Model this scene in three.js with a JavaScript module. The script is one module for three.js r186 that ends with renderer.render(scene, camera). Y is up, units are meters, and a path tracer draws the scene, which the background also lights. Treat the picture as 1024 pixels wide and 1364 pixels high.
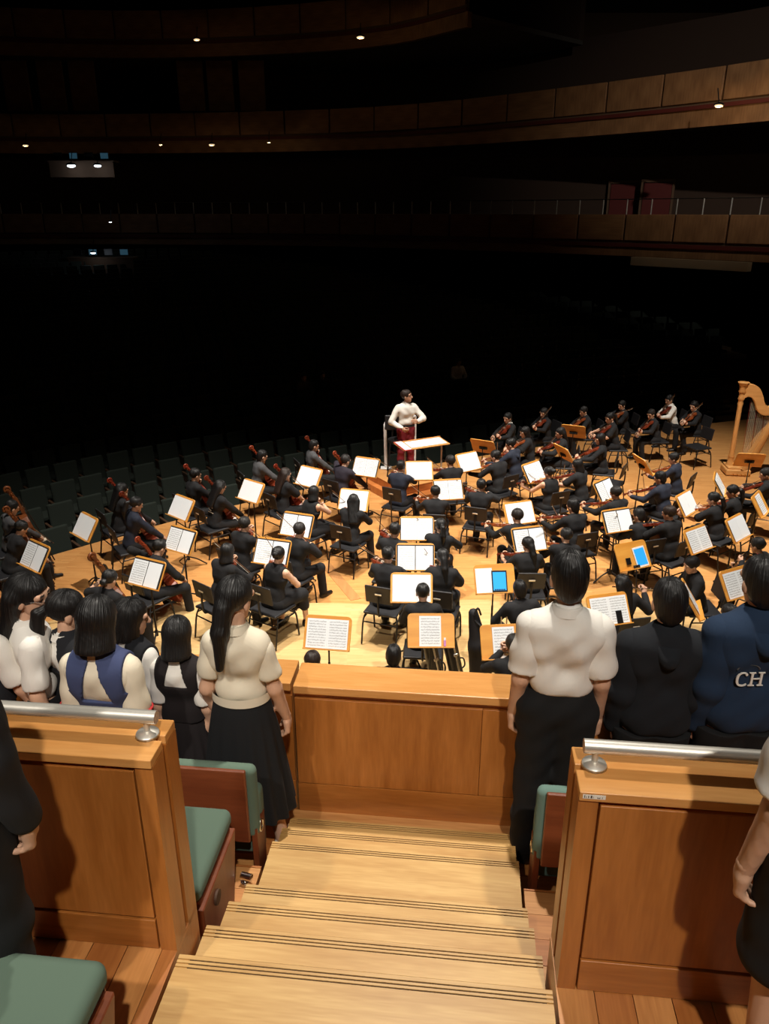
import * as THREE from 'three';
import { mergeGeometries, mergeVertices, toCreasedNormals } from 'three/addons/utils/BufferGeometryUtils.js';
import { RoundedBoxGeometry } from 'three/addons/geometries/RoundedBoxGeometry.js';
import { FontLoader } from 'three/addons/loaders/FontLoader.js';
import { TextGeometry } from 'three/addons/geometries/TextGeometry.js';

// ───────── camera, lights, exposure ─────────
// World: y up, stage floor at y = 0, camera above the choir stalls looking along -z.
const H = 5.15, PITCH = 21.3 * Math.PI / 180, F = 1024;
const scene = new THREE.Scene();
scene.background = new THREE.Color(0x000000);
const camera = new THREE.PerspectiveCamera(2 * Math.atan(682 / F) * 180 / Math.PI, 1024 / 1364, 0.05, 200);
camera.position.set(0, H, 0);
camera.rotation.set(-PITCH, 0, 0);
const renderer = new THREE.WebGLRenderer();
renderer.toneMapping = THREE.LinearToneMapping;
renderer.toneMappingExposure = 1.08;
renderer.shadowMap.enabled = true;
// [x, y, z, target x, y, z, candela, cone half angle, softness]
const WARM = new THREE.Color(1.0, 0.93, 0.83);
const LAMPS = [
  [-2.5, 13.5, -9.0, -2.6, 0, -10.8, 450, 30, 0.8],
  [2.5, 13.5, -9.0, 2.2, 0, -10.6, 415, 30, 0.8],
  [5.6, 13.5, -10.5, 6.0, 0, -13.6, 620, 26, 0.8],
  [0.0, 13.5, -11.5, 0.5, 0, -12.8, 360, 26, 0.8],
  [0.6, 13.5, -6.5, 0.3, 0, -5.6, 410, 30, 0.7],
  [1.1, 13.0, 4.6, 0.0, 2.8, -2.6, 255, 24, 0.6],
  [-3.5, 13.0, 4.0, -1.3, 2.8, -2.2, 160, 12, 0.8],
  [11.0, 15.0, -12.0, 14.5, 10.2, -29.0, 540, 24, 1.0],  // added spot out of view, only there to brighten the right balcony fronts
];

// ───────── helpers ─────────
const V = (x, y, z) => new THREE.Vector3(x, y, z);
const DEG = Math.PI / 180;
let seed = 12345;
const rnd = () => { seed = (seed + 0x6d2b79f5) | 0; let t = Math.imul(seed ^ (seed >>> 15), 1 | seed); t = (t + Math.imul(t ^ (t >>> 7), 61 | t)) ^ t; return ((t ^ (t >>> 14)) >>> 0) / 4294967296; };
const rr = (a, b) => a + (b - a) * rnd();
const FW = V(0, -Math.sin(PITCH), -Math.cos(PITCH)), UP = V(0, Math.cos(PITCH), -Math.sin(PITCH));
const dirOf = (px, py) => FW.clone().addScaledVector(V(1, 0, 0), (px - 512) / F).addScaledVector(UP, (682 - py) / F);
function onPlane(px, py, y) { const d = dirOf(px, py); return V(0, H, 0).addScaledVector(d, (y - H) / d.y); }
function atDist(px, py, D) { const d = dirOf(px, py); return V(0, H, 0).addScaledVector(d, D / -d.z); }

const taken = {};
function numbered(n) { const k = taken[n] = (taken[n] ?? -1) + 1; return k ? n + '_' + String(k).padStart(3, '0') : n; }
function fin(o) { o.traverse(m => { if (m.isMesh) { m.castShadow = true; m.receiveShadow = true; } }); return o; }
function thing(name, label, category, group) {
  const o = new THREE.Group(); o.name = numbered(name); scene.add(o);
  o.userData = { label, category }; if (group) o.userData.group = group;
  return o;
}
function part(name, geo, mat, parent, label) {
  const m = new THREE.Mesh(geo, mat); m.name = name; m.castShadow = m.receiveShadow = true;
  if (label) m.userData.label = label;
  parent.add(m); return m;
}
function struct(name, geo, mat, label, category) {
  const m = geo ? new THREE.Mesh(geo, mat) : new THREE.Group(); m.name = numbered(name); m.castShadow = m.receiveShadow = true;
  m.userData = { kind: 'structure', label, category }; scene.add(m); return m;
}
function copyThing(src, label, group) {
  const c = src.clone(); c.name = numbered(src.name.replace(/_\d{3}$/, '')); c.userData = { ...src.userData, label };
  if (group) c.userData.group = group;
  scene.add(c); return c;
}
// geometry helpers
const bx = (w, h, d, x = 0, y = 0, z = 0, ry = 0, rx = 0, rz = 0) => { const g = new THREE.BoxGeometry(w, h, d); g.rotateX(rx); g.rotateZ(rz); g.rotateY(ry); g.translate(x, y, z); return g; };
const rb = (w, h, d, r, x = 0, y = 0, z = 0, seg = 2) => { const g = new RoundedBoxGeometry(w, h, d, seg, r); g.translate(x, y, z); return g; };
function rod(a, b, r, r2 = r, seg = 8) {
  const d = b.clone().sub(a), L = d.length(); const g = new THREE.CylinderGeometry(r2, r, L, seg);
  g.translate(0, L / 2, 0); g.applyQuaternion(new THREE.Quaternion().setFromUnitVectors(V(0, 1, 0), d.normalize())); g.translate(a.x, a.y, a.z); return g;
}
const tube = (pts, r, n = 20, seg = 8) => new THREE.TubeGeometry(new THREE.CatmullRomCurve3(pts), n, r, seg, false);
const lathe = (pts, n = 20) => new THREE.LatheGeometry(pts.map(p => new THREE.Vector2(p[0], p[1])), n);
function mg(list) { return mergeGeometries(list.map(g => { let q = g.index ? g.toNonIndexed() : g; for (const k of Object.keys(q.attributes)) if (!['position', 'normal', 'uv'].includes(k)) q.deleteAttribute(k); if (!q.attributes.uv) q.setAttribute('uv', new THREE.BufferAttribute(new Float32Array(q.attributes.position.count * 2), 2)); return q; })); }
function ext(pts, depth, bevel = 0, seg = 1) {
  const s = new THREE.Shape(pts.map(p => new THREE.Vector2(p[0], p[1])));
  return new THREE.ExtrudeGeometry(s, { depth, bevelEnabled: bevel > 0, bevelSize: bevel, bevelThickness: bevel, bevelSegments: seg, curveSegments: 6 });
}
// uv in metres, u along the grain axis
function uvm(geo, grain = 'x') {
  const g = geo.index ? geo.toNonIndexed() : geo; const p = g.attributes.position, uv = new Float32Array(p.count * 2);
  const a = V(), b = V(), c = V(), n = V(); const gi = 'xyz'.indexOf(grain); const ox = rnd() * 3, oy = rnd() * 3;
  for (let i = 0; i < p.count; i += 3) {
    a.fromBufferAttribute(p, i); b.fromBufferAttribute(p, i + 1); c.fromBufferAttribute(p, i + 2);
    n.copy(b).sub(a).cross(V().copy(c).sub(a)); const ab = [Math.abs(n.x), Math.abs(n.y), Math.abs(n.z)];
    const k = ab.indexOf(Math.max(...ab)); const ax = [0, 1, 2].filter(q => q !== k);
    let u = ax[0], w = ax[1]; if (w === gi) [u, w] = [w, u];
    [a, b, c].forEach((q, j) => { const e = [q.x, q.y, q.z]; uv[(i + j) * 2] = e[u] + ox; uv[(i + j) * 2 + 1] = e[w] + oy; });
  }
  g.setAttribute('uv', new THREE.BufferAttribute(uv, 2)); return g;
}
function basis(o, yDir, zHint) {
  const y = yDir.clone().normalize(), x = y.clone().cross(zHint).normalize(), z = x.clone().cross(y).normalize();
  return new THREE.Matrix4().makeBasis(x, y, z).setPosition(o);
}
function setM(o, m) { m.decompose(o.position, o.quaternion, o.scale); return o; }

// ───────── textures and materials ─────────
function hash(x, y, s) { let h = Math.imul(x, 374761393) + Math.imul(y, 668265263) + Math.imul(s, 1442695041); h = Math.imul(h ^ (h >>> 13), 1274126177); return ((h ^ (h >>> 16)) >>> 0) / 4294967296; }
function vnoise(x, y, px, py, s) {
  const xi = Math.floor(x), yi = Math.floor(y), fx = x - xi, fy = y - yi, sx = fx * fx * (3 - 2 * fx), sy = fy * fy * (3 - 2 * fy);
  const m = (a, n) => ((a % n) + n) % n, h = (a, b) => hash(m(a, px), m(b, py), s);
  return (h(xi, yi) * (1 - sx) + h(xi + 1, yi) * sx) * (1 - sy) + (h(xi, yi + 1) * (1 - sx) + h(xi + 1, yi + 1) * sx) * sy;
}
function woodTexture(light, dark, s, fine = 1) {
  const N = 512, d = new Uint8Array(N * N * 4);
  for (let y = 0; y < N; y++) for (let x = 0; x < N; x++) {
    const u = x / N, v = y / N;
    let t = 0.45 * vnoise(u * 3, v * 24, 3, 24, s) + 0.3 * vnoise(u * 8, v * 90, 8, 90, s + 1) * fine + 0.25 * vnoise(u * 20, v * 220, 20, 220, s + 2) * fine;
    t += 0.35 * (vnoise(u * 2, v * 5, 2, 5, s + 3) - 0.5);
    t = Math.min(1, Math.max(0, t));
    const i = (y * N + x) * 4; for (let k = 0; k < 3; k++) d[i + k] = light[k] + (dark[k] - light[k]) * t; d[i + 3] = 255;
  }
  const t = new THREE.DataTexture(d, N, N); t.colorSpace = THREE.SRGBColorSpace; t.wrapS = t.wrapT = THREE.RepeatWrapping; t.magFilter = THREE.LinearFilter; t.minFilter = THREE.LinearMipmapLinearFilter; t.generateMipmaps = true; t.needsUpdate = true; return t;
}
function plankTexture(light, dark, s, rows = 8) { // narrow stage boards, too fine to tell apart at this distance
  const N = 1024, d = new Uint8Array(N * N * 4);
  for (let y = 0; y < N; y++) for (let x = 0; x < N; x++) {
    const u = x / N, v = y / N, row = Math.floor(v * rows * 4), f = v * rows * 4 - row;
    const tone = hash(row, Math.floor(u * 2 + hash(row, 1, s) * 2), s);
    let t = 0.4 * tone + 0.4 * vnoise(u * 6, v * 160, 6, 160, s) + 0.2 * vnoise(u * 4, v * 4, 4, 4, s + 3); if (f < 0.05) t += 0.3;
    const i = (y * N + x) * 4; for (let k = 0; k < 3; k++) d[i + k] = Math.max(0, light[k] + (dark[k] - light[k]) * t); d[i + 3] = 255;
  }
  const t = new THREE.DataTexture(d, N, N); t.colorSpace = THREE.SRGBColorSpace; t.wrapS = t.wrapT = THREE.RepeatWrapping; t.magFilter = THREE.LinearFilter; t.minFilter = THREE.LinearMipmapLinearFilter; t.generateMipmaps = true; t.needsUpdate = true; return t;
}
function strandTexture() { const N = 256, d = new Uint8Array(N * N * 4); for (let y = 0; y < N; y++) for (let x = 0; x < N; x++) { const u = x / N, v = y / N, w = 0.03 * vnoise(u * 6, v * 4, 6, 4, 40); const t = 0.6 * vnoise((u + w) * 90, v * 3, 90, 3, 41) + 0.4 * vnoise((u + w) * 34, v * 2, 34, 2, 42); const i = (y * N + x) * 4; d[i] = d[i + 1] = d[i + 2] = t * 255; d[i + 3] = 255; } const t = new THREE.DataTexture(d, N, N); t.wrapS = t.wrapT = THREE.RepeatWrapping; t.magFilter = THREE.LinearFilter; t.minFilter = THREE.LinearMipmapLinearFilter; t.generateMipmaps = true; t.needsUpdate = true; return t; }
const STRANDS = { bumpMap: strandTexture(), bumpScale: 0.004 };
const std = (c, rough = 0.7, metal = 0, extra = {}) => new THREE.MeshStandardMaterial({ color: c, roughness: rough, metalness: metal, ...extra });
const M = {
  stage: std(0xffffff, 0.42, 0, { map: plankTexture([218, 164, 102], [178, 118, 62], 5) }),
  riser: std(0xffffff, 0.42, 0, { map: plankTexture([220, 188, 134], [190, 150, 96], 9) }),
  strip: std(0xffffff, 0.5, 0, { map: woodTexture([186, 134, 82], [158, 106, 60], 21) }),
  panel: std(0xffffff, 0.36, 0, { map: woodTexture([188, 120, 58], [142, 82, 30], 3, 0.8) }),
  cap: std(0xffffff, 0.26, 0, { map: woodTexture([222, 164, 98], [188, 124, 62], 6, 0.7) }),
  tread: std(0xffffff, 0.4, 0, { map: woodTexture([210, 172, 110], [170, 126, 68], 7) }),
  groove: std(0x3a2410, 0.9),
  board: [11, 12, 13].map((s, i) => std(0xffffff, 0.38, 0, { map: woodTexture([[206, 144, 84], [188, 122, 64], [214, 158, 98]][i], [[160, 100, 50], [146, 84, 38], [170, 114, 62]][i], s) })),
  mahog: std(0xffffff, 0.4, 0, { map: woodTexture([132, 70, 40], [94, 44, 24], 14, 0.7) }),
  desk: std(0xffffff, 0.45, 0, { map: woodTexture([222, 160, 72], [192, 124, 44], 15, 0.6) }),
  podium: std(0xffffff, 0.45, 0, { map: woodTexture([206, 132, 70], [168, 96, 44], 16, 0.6) }),
  harp: std(0xffffff, 0.35, 0, { map: woodTexture([222, 168, 104], [186, 126, 66], 17, 0.5) }),
  green: std(0x5a6e5f, 0.95), greenR: std(0x617c72, 0.95), piping: std(0x465448, 0.95),
  steel: std(0xd8d4ca, 0.42, 0.7), chrome: std(0xd8d8d8, 0.15, 1), brass: std(0xd8a648, 0.22, 1), gold: std(0xb8863a, 0.35, 1),
  black: std(0x15151a, 0.75), blackMetal: std(0x1a1a1c, 0.45, 0.3), blackPlastic: std(0x1d1d20, 0.5), keys: std(0x101012, 0.35),
  paper: std(0xdfe3e7, 0.85), folder: std(0x18181b, 0.6), hallWall: std(0x5c4431, 0.85), hallDark: std(0x4a4540, 0.95), hallFloor: std(0x5a4630, 0.8, 0, { side: THREE.DoubleSide }),
  balcony: std(0xffffff, 0.6, 0, { map: woodTexture([150, 108, 70], [112, 76, 46], 18, 0.5) }), ledge: std(0xb8a484, 0.7), redStrip: std(0x5a1c12, 0.7),
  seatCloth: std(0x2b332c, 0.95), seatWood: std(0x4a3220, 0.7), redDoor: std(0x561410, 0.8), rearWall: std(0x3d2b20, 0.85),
  varnish: [0x74301a, 0x84401e, 0x662412].map(c => std(c, 0.28)), cello: [0x7a2a18, 0x84361e, 0x6c2a16].map(c => std(c, 0.3)), bass: std(0x6e3a1a, 0.35),
  ebony: std(0x121010, 0.4), bowWood: std(0x6a4426, 0.4), bowHair: std(0xe8e0cc, 0.8),
  white: std(0xe6e2da, 0.85), cream: std(0xdcd2bc, 0.85), grey: std(0x4a4a4c, 0.85), navy: std(0x1a2030, 0.85), purple: std(0x241e2a, 0.85), cloth: std(0x101013, 0.88), clothB: std(0x17171a, 0.88),
  maroon: std(0x7a1626, 0.8), pinBlue: std(0x3a4468, 0.9), pinNavy: std(0x0e1016, 0.9), pinBrown: std(0x160e10, 0.9), hoodieNavy: std(0x0d1118, 0.92), hoodieBlue: std(0x142a44, 0.92), skirt: std(0x090b0f, 0.9), trousers: std(0x070709, 0.9),
  hair: std(0x0b0909, 0.5, 0, STRANDS), hairBrown: std(0x23150e, 0.52, 0, STRANDS), hairGrey: std(0x1c1816, 0.55, 0, STRANDS), shoe: std(0x0d0c0c, 0.45), whiteShoe: std(0xdedbd2, 0.7), tie: std(0xe8e6e0, 0.8),
  screen: std(0x2b93dc, 0.3, 0, { emissive: 0x2b93dc, emissiveIntensity: 0.55 }), bezel: std(0x101014, 0.4), bezelWhite: std(0xe4e4e4, 0.4), pink: std(0xc78ac8, 0.5), sticker: std(0xe8e4da, 0.6), red: std(0xa82022, 0.7),
  skin: std(0xffffff, 0.6, 0, { vertexColors: true }), lampCan: std(0x101010, 0.6), lampGlow: std(0xfff0d8, 0.5, 0, { emissive: 0xfff0d8, emissiveIntensity: 6 }), smallGlow: std(0xe8f4ff, 0.5, 0, { emissive: 0xe8f4ff, emissiveIntensity: 3 }), warmGlow: std(0xffe0b0, 0.5, 0, { emissive: 0xffdcb0, emissiveIntensity: 0.6 }), blueGlow: std(0x406070, 0.5, 0, { emissive: 0x406a80, emissiveIntensity: 0.25 }),
};
for (const [x, y, z, tx, ty, tz, cd, half, pen] of LAMPS) {
  const s = new THREE.SpotLight(WARM, cd, 0, half * DEG, pen, 2); s.position.set(x, y - 0.28, z); s.target.position.set(tx, ty, tz);
  s.castShadow = true; s.shadow.radius = 8; s.shadow.mapSize.set(2048, 2048); scene.add(s, s.target);
  const t = thing('stage_lamp', 'unseen black ceiling lamp with a glowing lens above the hall', 'lamp', 'ceiling stage lamps'); t.position.set(x, y, z);  // last one is no stage lamp: added to lift the right balcony
  part('housing', lathe([[0.001, 0.3], [0.2, 0.28], [0.22, 0], [0.22, -0.2], [0.2, -0.2], [0.2, -0.1]], 16), M.lampCan, t);
  part('lens', lathe([[0.001, -0.12], [0.15, -0.12], [0.19, -0.1], [0.001, -0.09]], 16), M.lampGlow, t);
  part('yoke', rod(V(0, 0.28, 0), V(0, 18.4 - y, 0), 0.025), M.lampCan, t);
}

// ───────── implicit surfaces (surface nets) ─────────
// primitive: [kind, ax, ay, az, bx, by, bz, ra, rb, k]; kind 0 tapered capsule, 1 ellipsoid (centre a, radii b)
const cap = (a, b, ra, rb2 = ra, k = 0.05) => [0, a.x, a.y, a.z, b.x, b.y, b.z, ra, rb2, k];
const ell = (c, r, k = 0.03) => [1, c.x, c.y, c.z, r.x, r.y, r.z, 0, 0, k];
function pd(q, x, y, z) {
  if (q[0] === 0) {
    const bx_ = q[4] - q[1], by_ = q[5] - q[2], bz_ = q[6] - q[3], px = x - q[1], py = y - q[2], pz = z - q[3];
    const l = bx_ * bx_ + by_ * by_ + bz_ * bz_ || 1e-9; let t = (px * bx_ + py * by_ + pz * bz_) / l; t = t < 0 ? 0 : t > 1 ? 1 : t;
    const dx = px - t * bx_, dy = py - t * by_, dz = pz - t * bz_;
    return Math.sqrt(dx * dx + dy * dy + dz * dz) - (q[7] + (q[8] - q[7]) * t);
  }
  const px = x - q[1], py = y - q[2], pz = z - q[3]; const a = px / q[4], b = py / q[5], c = pz / q[6];
  const k0 = Math.sqrt(a * a + b * b + c * c); if (k0 < 1e-6) return -Math.min(q[4], q[5], q[6]);
  const k1 = Math.sqrt(a * a / (q[4] * q[4]) + b * b / (q[5] * q[5]) + c * c / (q[6] * q[6])); return k0 * (k0 - 1) / k1;
}
function fieldOf(prims) {
  return (x, y, z) => {
    let d = 1e3;
    for (let i = 0; i < prims.length; i++) {
      const q = prims[i], e = pd(q, x, y, z), k = q[9]; const h = k - Math.abs(d - e);
      d = Math.min(d, e); if (h > 0) d -= h * h / (4 * k);
    }
    return d;
  };
}
function boundsOf(prims, m = 0.03) {
  const lo = [1e9, 1e9, 1e9], hi = [-1e9, -1e9, -1e9];
  for (const q of prims) for (let i = 0; i < 3; i++) {
    if (q[0] === 0) { lo[i] = Math.min(lo[i], q[1 + i] - q[7], q[4 + i] - q[8]); hi[i] = Math.max(hi[i], q[1 + i] + q[7], q[4 + i] + q[8]); }
    else { lo[i] = Math.min(lo[i], q[1 + i] - q[4 + i]); hi[i] = Math.max(hi[i], q[1 + i] + q[4 + i]); }
  }
  return [lo.map(v => v - m), hi.map(v => v + m)];
}
function isoMesh(f, lo, hi, h) {
  const B = 4, n = [0, 1, 2].map(i => Math.ceil((hi[i] - lo[i]) / h / B) * B + 1); const [nx, ny, nz] = n;
  const val = new Float32Array(nx * ny * nz).fill(1); const sx = 1, sy = nx, sz = nx * ny, R = B * h * 0.5 * Math.sqrt(3) * 1.5;
  const done = new Uint8Array(nx * ny * nz);
  for (let bz = 0; bz < nz - 1; bz += B) for (let by = 0; by < ny - 1; by += B) for (let b = 0; b < nx - 1; b += B) {
    const c = f(lo[0] + (b + B / 2) * h, lo[1] + (by + B / 2) * h, lo[2] + (bz + B / 2) * h);
    const far = Math.abs(c) > R;
    for (let k = bz; k <= bz + B; k++) for (let j = by; j <= by + B; j++) for (let i = b; i <= b + B; i++) {
      const id = i + j * sy + k * sz;
      if (far) { if (!done[id]) val[id] = c; } else if (!done[id]) { val[id] = f(lo[0] + i * h, lo[1] + j * h, lo[2] + k * h); done[id] = 1; }
    }
  }
  const vid = new Int32Array(nx * ny * nz).fill(-1), pos = [], idx = [];
  const cs = [0, sx, sy, sx + sy, sz, sx + sz, sy + sz, sx + sy + sz];
  const E = [[0, 1], [2, 3], [4, 5], [6, 7], [0, 2], [1, 3], [4, 6], [5, 7], [0, 4], [1, 5], [2, 6], [3, 7]];
  for (let k = 0; k < nz - 1; k++) for (let j = 0; j < ny - 1; j++) for (let i = 0; i < nx - 1; i++) {
    const id = i + j * sy + k * sz; let m = 0; for (let q = 0; q < 8; q++) if (val[id + cs[q]] < 0) m |= 1 << q;
    if (m === 0 || m === 255) continue;
    let X = 0, Y = 0, Z = 0, c = 0;
    for (const [a, b] of E) {
      const va = val[id + cs[a]], vb = val[id + cs[b]]; if ((va < 0) === (vb < 0)) continue;
      const t = va / (va - vb); X += (a & 1) + t * ((b & 1) - (a & 1)); Y += (a >> 1 & 1) + t * ((b >> 1 & 1) - (a >> 1 & 1)); Z += (a >> 2) + t * ((b >> 2) - (a >> 2)); c++;
    }
    vid[id] = pos.length / 3; pos.push(lo[0] + (i + X / c) * h, lo[1] + (j + Y / c) * h, lo[2] + (k + Z / c) * h);
  }
  const quad = (a, b, c, d, flip) => { if (a < 0 || b < 0 || c < 0 || d < 0) return; if (flip) idx.push(a, c, b, a, d, c); else idx.push(a, b, c, a, c, d); };
  for (let k = 1; k < nz - 1; k++) for (let j = 1; j < ny - 1; j++) for (let i = 1; i < nx - 1; i++) {
    const id = i + j * sy + k * sz, v = val[id] < 0;
    if (v !== (val[id + sx] < 0)) quad(vid[id - sy - sz], vid[id - sz], vid[id], vid[id - sy], !v);
    if (v !== (val[id + sy] < 0)) quad(vid[id - sx - sz], vid[id - sx], vid[id], vid[id - sz], !v);
    if (v !== (val[id + sz] < 0)) quad(vid[id - sx - sy], vid[id - sy], vid[id], vid[id - sx], !v);
  }
  const g = new THREE.BufferGeometry(); g.setAttribute('position', new THREE.Float32BufferAttribute(pos, 3)); g.setIndex(idx); g.computeVertexNormals(); return g;
}
function isoPrims(prims, h, mod) { const f0 = fieldOf(prims), f = mod ? (x, y, z) => mod(f0(x, y, z), x, y, z) : f0; const [lo, hi] = boundsOf(prims, 0.03 + h); return isoMesh(f, lo, hi, h); }
// ───────── people ─────────
const SKIN = [[0.62, 0.36, 0.235], [0.56, 0.32, 0.21], [0.66, 0.40, 0.27], [0.48, 0.26, 0.165]];
function colored(g, c) { const n = g.attributes.position.count, a = new Float32Array(n * 3); for (let i = 0; i < n; i++) { a[i * 3] = c[0]; a[i * 3 + 1] = c[1]; a[i * 3 + 2] = c[2]; } g.setAttribute('color', new THREE.BufferAttribute(a, 3)); return g; }
const cache = {};
const once = (k, f) => cache[k] ?? (cache[k] = f());
function headGeo(res) {
  return once('head' + res, () => {
    const p = [ell(V(0, 0.035, -0.012), V(0.074, 0.084, 0.094), 0.02), ell(V(0, -0.03, 0.025), V(0.060, 0.082, 0.066), 0.03), ell(V(0, -0.092, 0.058), V(0.03, 0.022, 0.024), 0.03),
      cap(V(0, 0.016, 0.084), V(0, -0.026, 0.106), 0.008, 0.014, 0.012), cap(V(-0.045, 0.03, 0.07), V(0.045, 0.03, 0.07), 0.018, 0.018, 0.02), cap(V(-0.018, -0.058, 0.08), V(0.018, -0.058, 0.08), 0.009, 0.009, 0.012),
      ell(V(0.074, -0.012, -0.004), V(0.012, 0.032, 0.02), 0.008), ell(V(-0.074, -0.012, -0.004), V(0.012, 0.032, 0.02), 0.008)];
    const g = isoPrims(p, res, (d, x, y, z) => { const e = Math.hypot(Math.abs(x) - 0.031, y - 0.008, z - 0.098) - 0.014; const h = 0.01 - Math.abs(d + e); let m = Math.max(d, -e); if (h > 0) m += h * h / 0.04; return m; });
    return g;
  });
}
function paintHead(g, c) {
  const q = colored(g.clone(), c), p = q.attributes.position, a = q.attributes.color;
  for (let i = 0; i < p.count; i++) {
    const x = Math.abs(p.getX(i)), y = p.getY(i), z = p.getZ(i);
    if (z > 0.055 && Math.hypot((x - 0.031) * 0.75, y - 0.008) < 0.0095) a.setXYZ(i, 0.03, 0.022, 0.02);
    else if (z > 0.05 && Math.abs(y - 0.036) < 0.0055 && x > 0.014 && x < 0.052) a.setXYZ(i, 0.05, 0.035, 0.03);
    else if (z > 0.06 && Math.abs(y + 0.058) < 0.009 && x < 0.024) a.setXYZ(i, c[0] * 0.75, c[1] * 0.5, c[2] * 0.5);
  }
  return q;
}
function handGeo(curl, res) { // right hand: wrist at 0, fingers +y, palm +z, thumb +x
  return once('hand' + curl + res, () => {
    const fat = res > 0.005 ? 0.0018 : 0, p = [cap(V(-0.018, 0.02, 0), V(-0.024, 0.078, 0), 0.017 + fat, 0.015 + fat, 0.02), cap(V(0.014, 0.02, 0), V(0.020, 0.082, 0), 0.018 + fat, 0.015 + fat, 0.02), cap(V(0, -0.02, 0), V(0, 0.04, 0), 0.024, 0.02, 0.02)];
    const L = [[0.030, 0.072], [0.0105, 0.080], [-0.0095, 0.075], [-0.029, 0.060]];
    L.forEach(([x, l], i) => {
      let a = V(x * 0.95, 0.085 - i * i * 0.002, 0), ang = 0.15; const seg = [0.45, 0.31, 0.24], r = [0.0092, 0.0084, 0.0076, 0.0066];
      seg.forEach((f, j) => { ang += curl * [0.75, 1.0, 0.7][j] * (1 + 0.06 * i); const b = a.clone().add(V(x * 0.10 * f, Math.cos(ang) * l * f, Math.sin(ang) * l * f)); p.push(cap(a, b, r[j] + fat, r[j + 1] + fat, j ? 0.006 : 0.008)); a = b; });
    });
    const t = [V(0.026, 0.022, 0.006), V(0.047, 0.05, 0.018 + curl * 0.012), V(0.050, 0.078, 0.026 + curl * 0.026), V(0.044, 0.1, 0.034 + curl * 0.036)];
    for (let j = 0; j < 3; j++) p.push(cap(t[j], t[j + 1], [0.0135, 0.0108, 0.009][j] + fat, [0.0108, 0.009, 0.0072][j] + fat, j ? 0.006 : 0.014));
    return isoPrims(p, res);
  });
}
function mirrorX(g) { const q = g.clone(); q.scale(-1, 1, 1); const ix = q.index.array.slice(); for (let i = 0; i < ix.length; i += 3) { const t = ix[i]; ix[i] = ix[i + 1]; ix[i + 1] = t; } q.setIndex(Array.from(ix)); q.computeVertexNormals(); return q; }
function hairGeo(type, res) {
  return once('hair' + type + res, () => {
    const base = ell(V(0, 0.04, -0.014), V(0.087, 0.094, 0.107), 0.02), p = [base]; let nape = -0.07, sides = true, faceR = V(0.072, 0.105, 0.08), fy = -0.038;
    if (type === 'bob') { p.push(cap(V(0, 0.0, -0.02), V(0, -0.12, -0.022), 0.085, 0.094, 0.03)); nape = -0.14; sides = false; fy = -0.055; }
    if (type === 'long' || type === 'hijab') { for (const x of [-0.055, 0, 0.055]) p.push(cap(V(x, 0.0, -0.055), V(x * 0.85, -0.34, -0.105), 0.055, 0.034, 0.03)); nape = -1; sides = false; }
    if (type === 'pony') { p.push(cap(V(0, 0.03, -0.1), V(0, 0.0, -0.15), 0.028, 0.034, 0.01), cap(V(0, 0.0, -0.15), V(0, -0.13, -0.152), 0.036, 0.042, 0.01), cap(V(0, -0.13, -0.152), V(0.01, -0.27, -0.115), 0.042, 0.012, 0.01)); nape = -1; sides = false; }
    if (type === 'tail') { p.push(cap(V(0, -0.02, -0.095), V(0, -0.14, -0.115), 0.05, 0.044, 0.03), cap(V(0, -0.14, -0.115), V(0, -0.33, -0.105), 0.044, 0.02, 0.02)); nape = -1; sides = false; }
    if (type === 'bun') { p.push(ell(V(0, 0.035, -0.125), V(0.042, 0.042, 0.038), 0.008)); sides = false; }
    if (type === 'lowbun') { p.push(ell(V(0, -0.035, -0.112), V(0.05, 0.042, 0.036), 0.008)); sides = false; }
    if (type === 'thick') { p[0] = ell(V(0, 0.042, -0.014), V(0.081, 0.097, 0.105), 0.02); p.push(ell(V(0, -0.02, -0.035), V(0.073, 0.085, 0.074), 0.03)); nape = -0.105; faceR = V(0.07, 0.1, 0.08); }
    const cut = ell(V(0, fy, 0.095), faceR, 0);
    const tuft = type === 'short' || type === 'thick' ? 0.0028 : 0.0008;
    const hg = isoPrims(p, res, (d, x, y, z) => {
      d += tuft * Math.sin(x * 75 + 2 * Math.sin(z * 50)) * Math.cos(z * 66 + y * 48) + 0.0008 * Math.sin(x * 170 + 3 * Math.sin(y * 60)) * Math.cos(z * 120 + y * 90);
      d = Math.max(d, -pd(cut, x, y, z)); if (nape > -0.5) d = Math.max(d, nape - y + 0.25 * Math.max(0, Math.abs(x) - 0.05));
      if (sides) d = Math.max(d, Math.min(-0.012 - y, z + 0.008)); else d = Math.max(d, Math.min(-0.11 - y, z + 0.0));
      return d;
    });
    const hp = hg.attributes.position, uv = new Float32Array(hp.count * 2); for (let i = 0; i < hp.count; i++) { uv[i * 2] = Math.atan2(hp.getX(i), -hp.getZ(i) + 1e-6) / (Math.PI * 2) * 4; uv[i * 2 + 1] = (hp.getY(i) - 0.4 * Math.hypot(hp.getX(i), hp.getZ(i))) * 3; } hg.setAttribute('uv', new THREE.BufferAttribute(uv, 2)); return hg;
  });
}
const shoeGeo = (res) => once('shoe' + res, () => isoPrims([cap(V(0, 0.035, -0.05), V(0, 0.035, 0.02), 0.038, 0.04, 0.02), cap(V(0, 0.03, 0.02), V(0.004, 0.025, 0.145), 0.042, 0.03, 0.03), cap(V(0, 0.07, -0.035), V(0, 0.05, 0.0), 0.042, 0.04, 0.02)], res, (d, x, y) => Math.max(d, -y + 0.001)));
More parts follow.
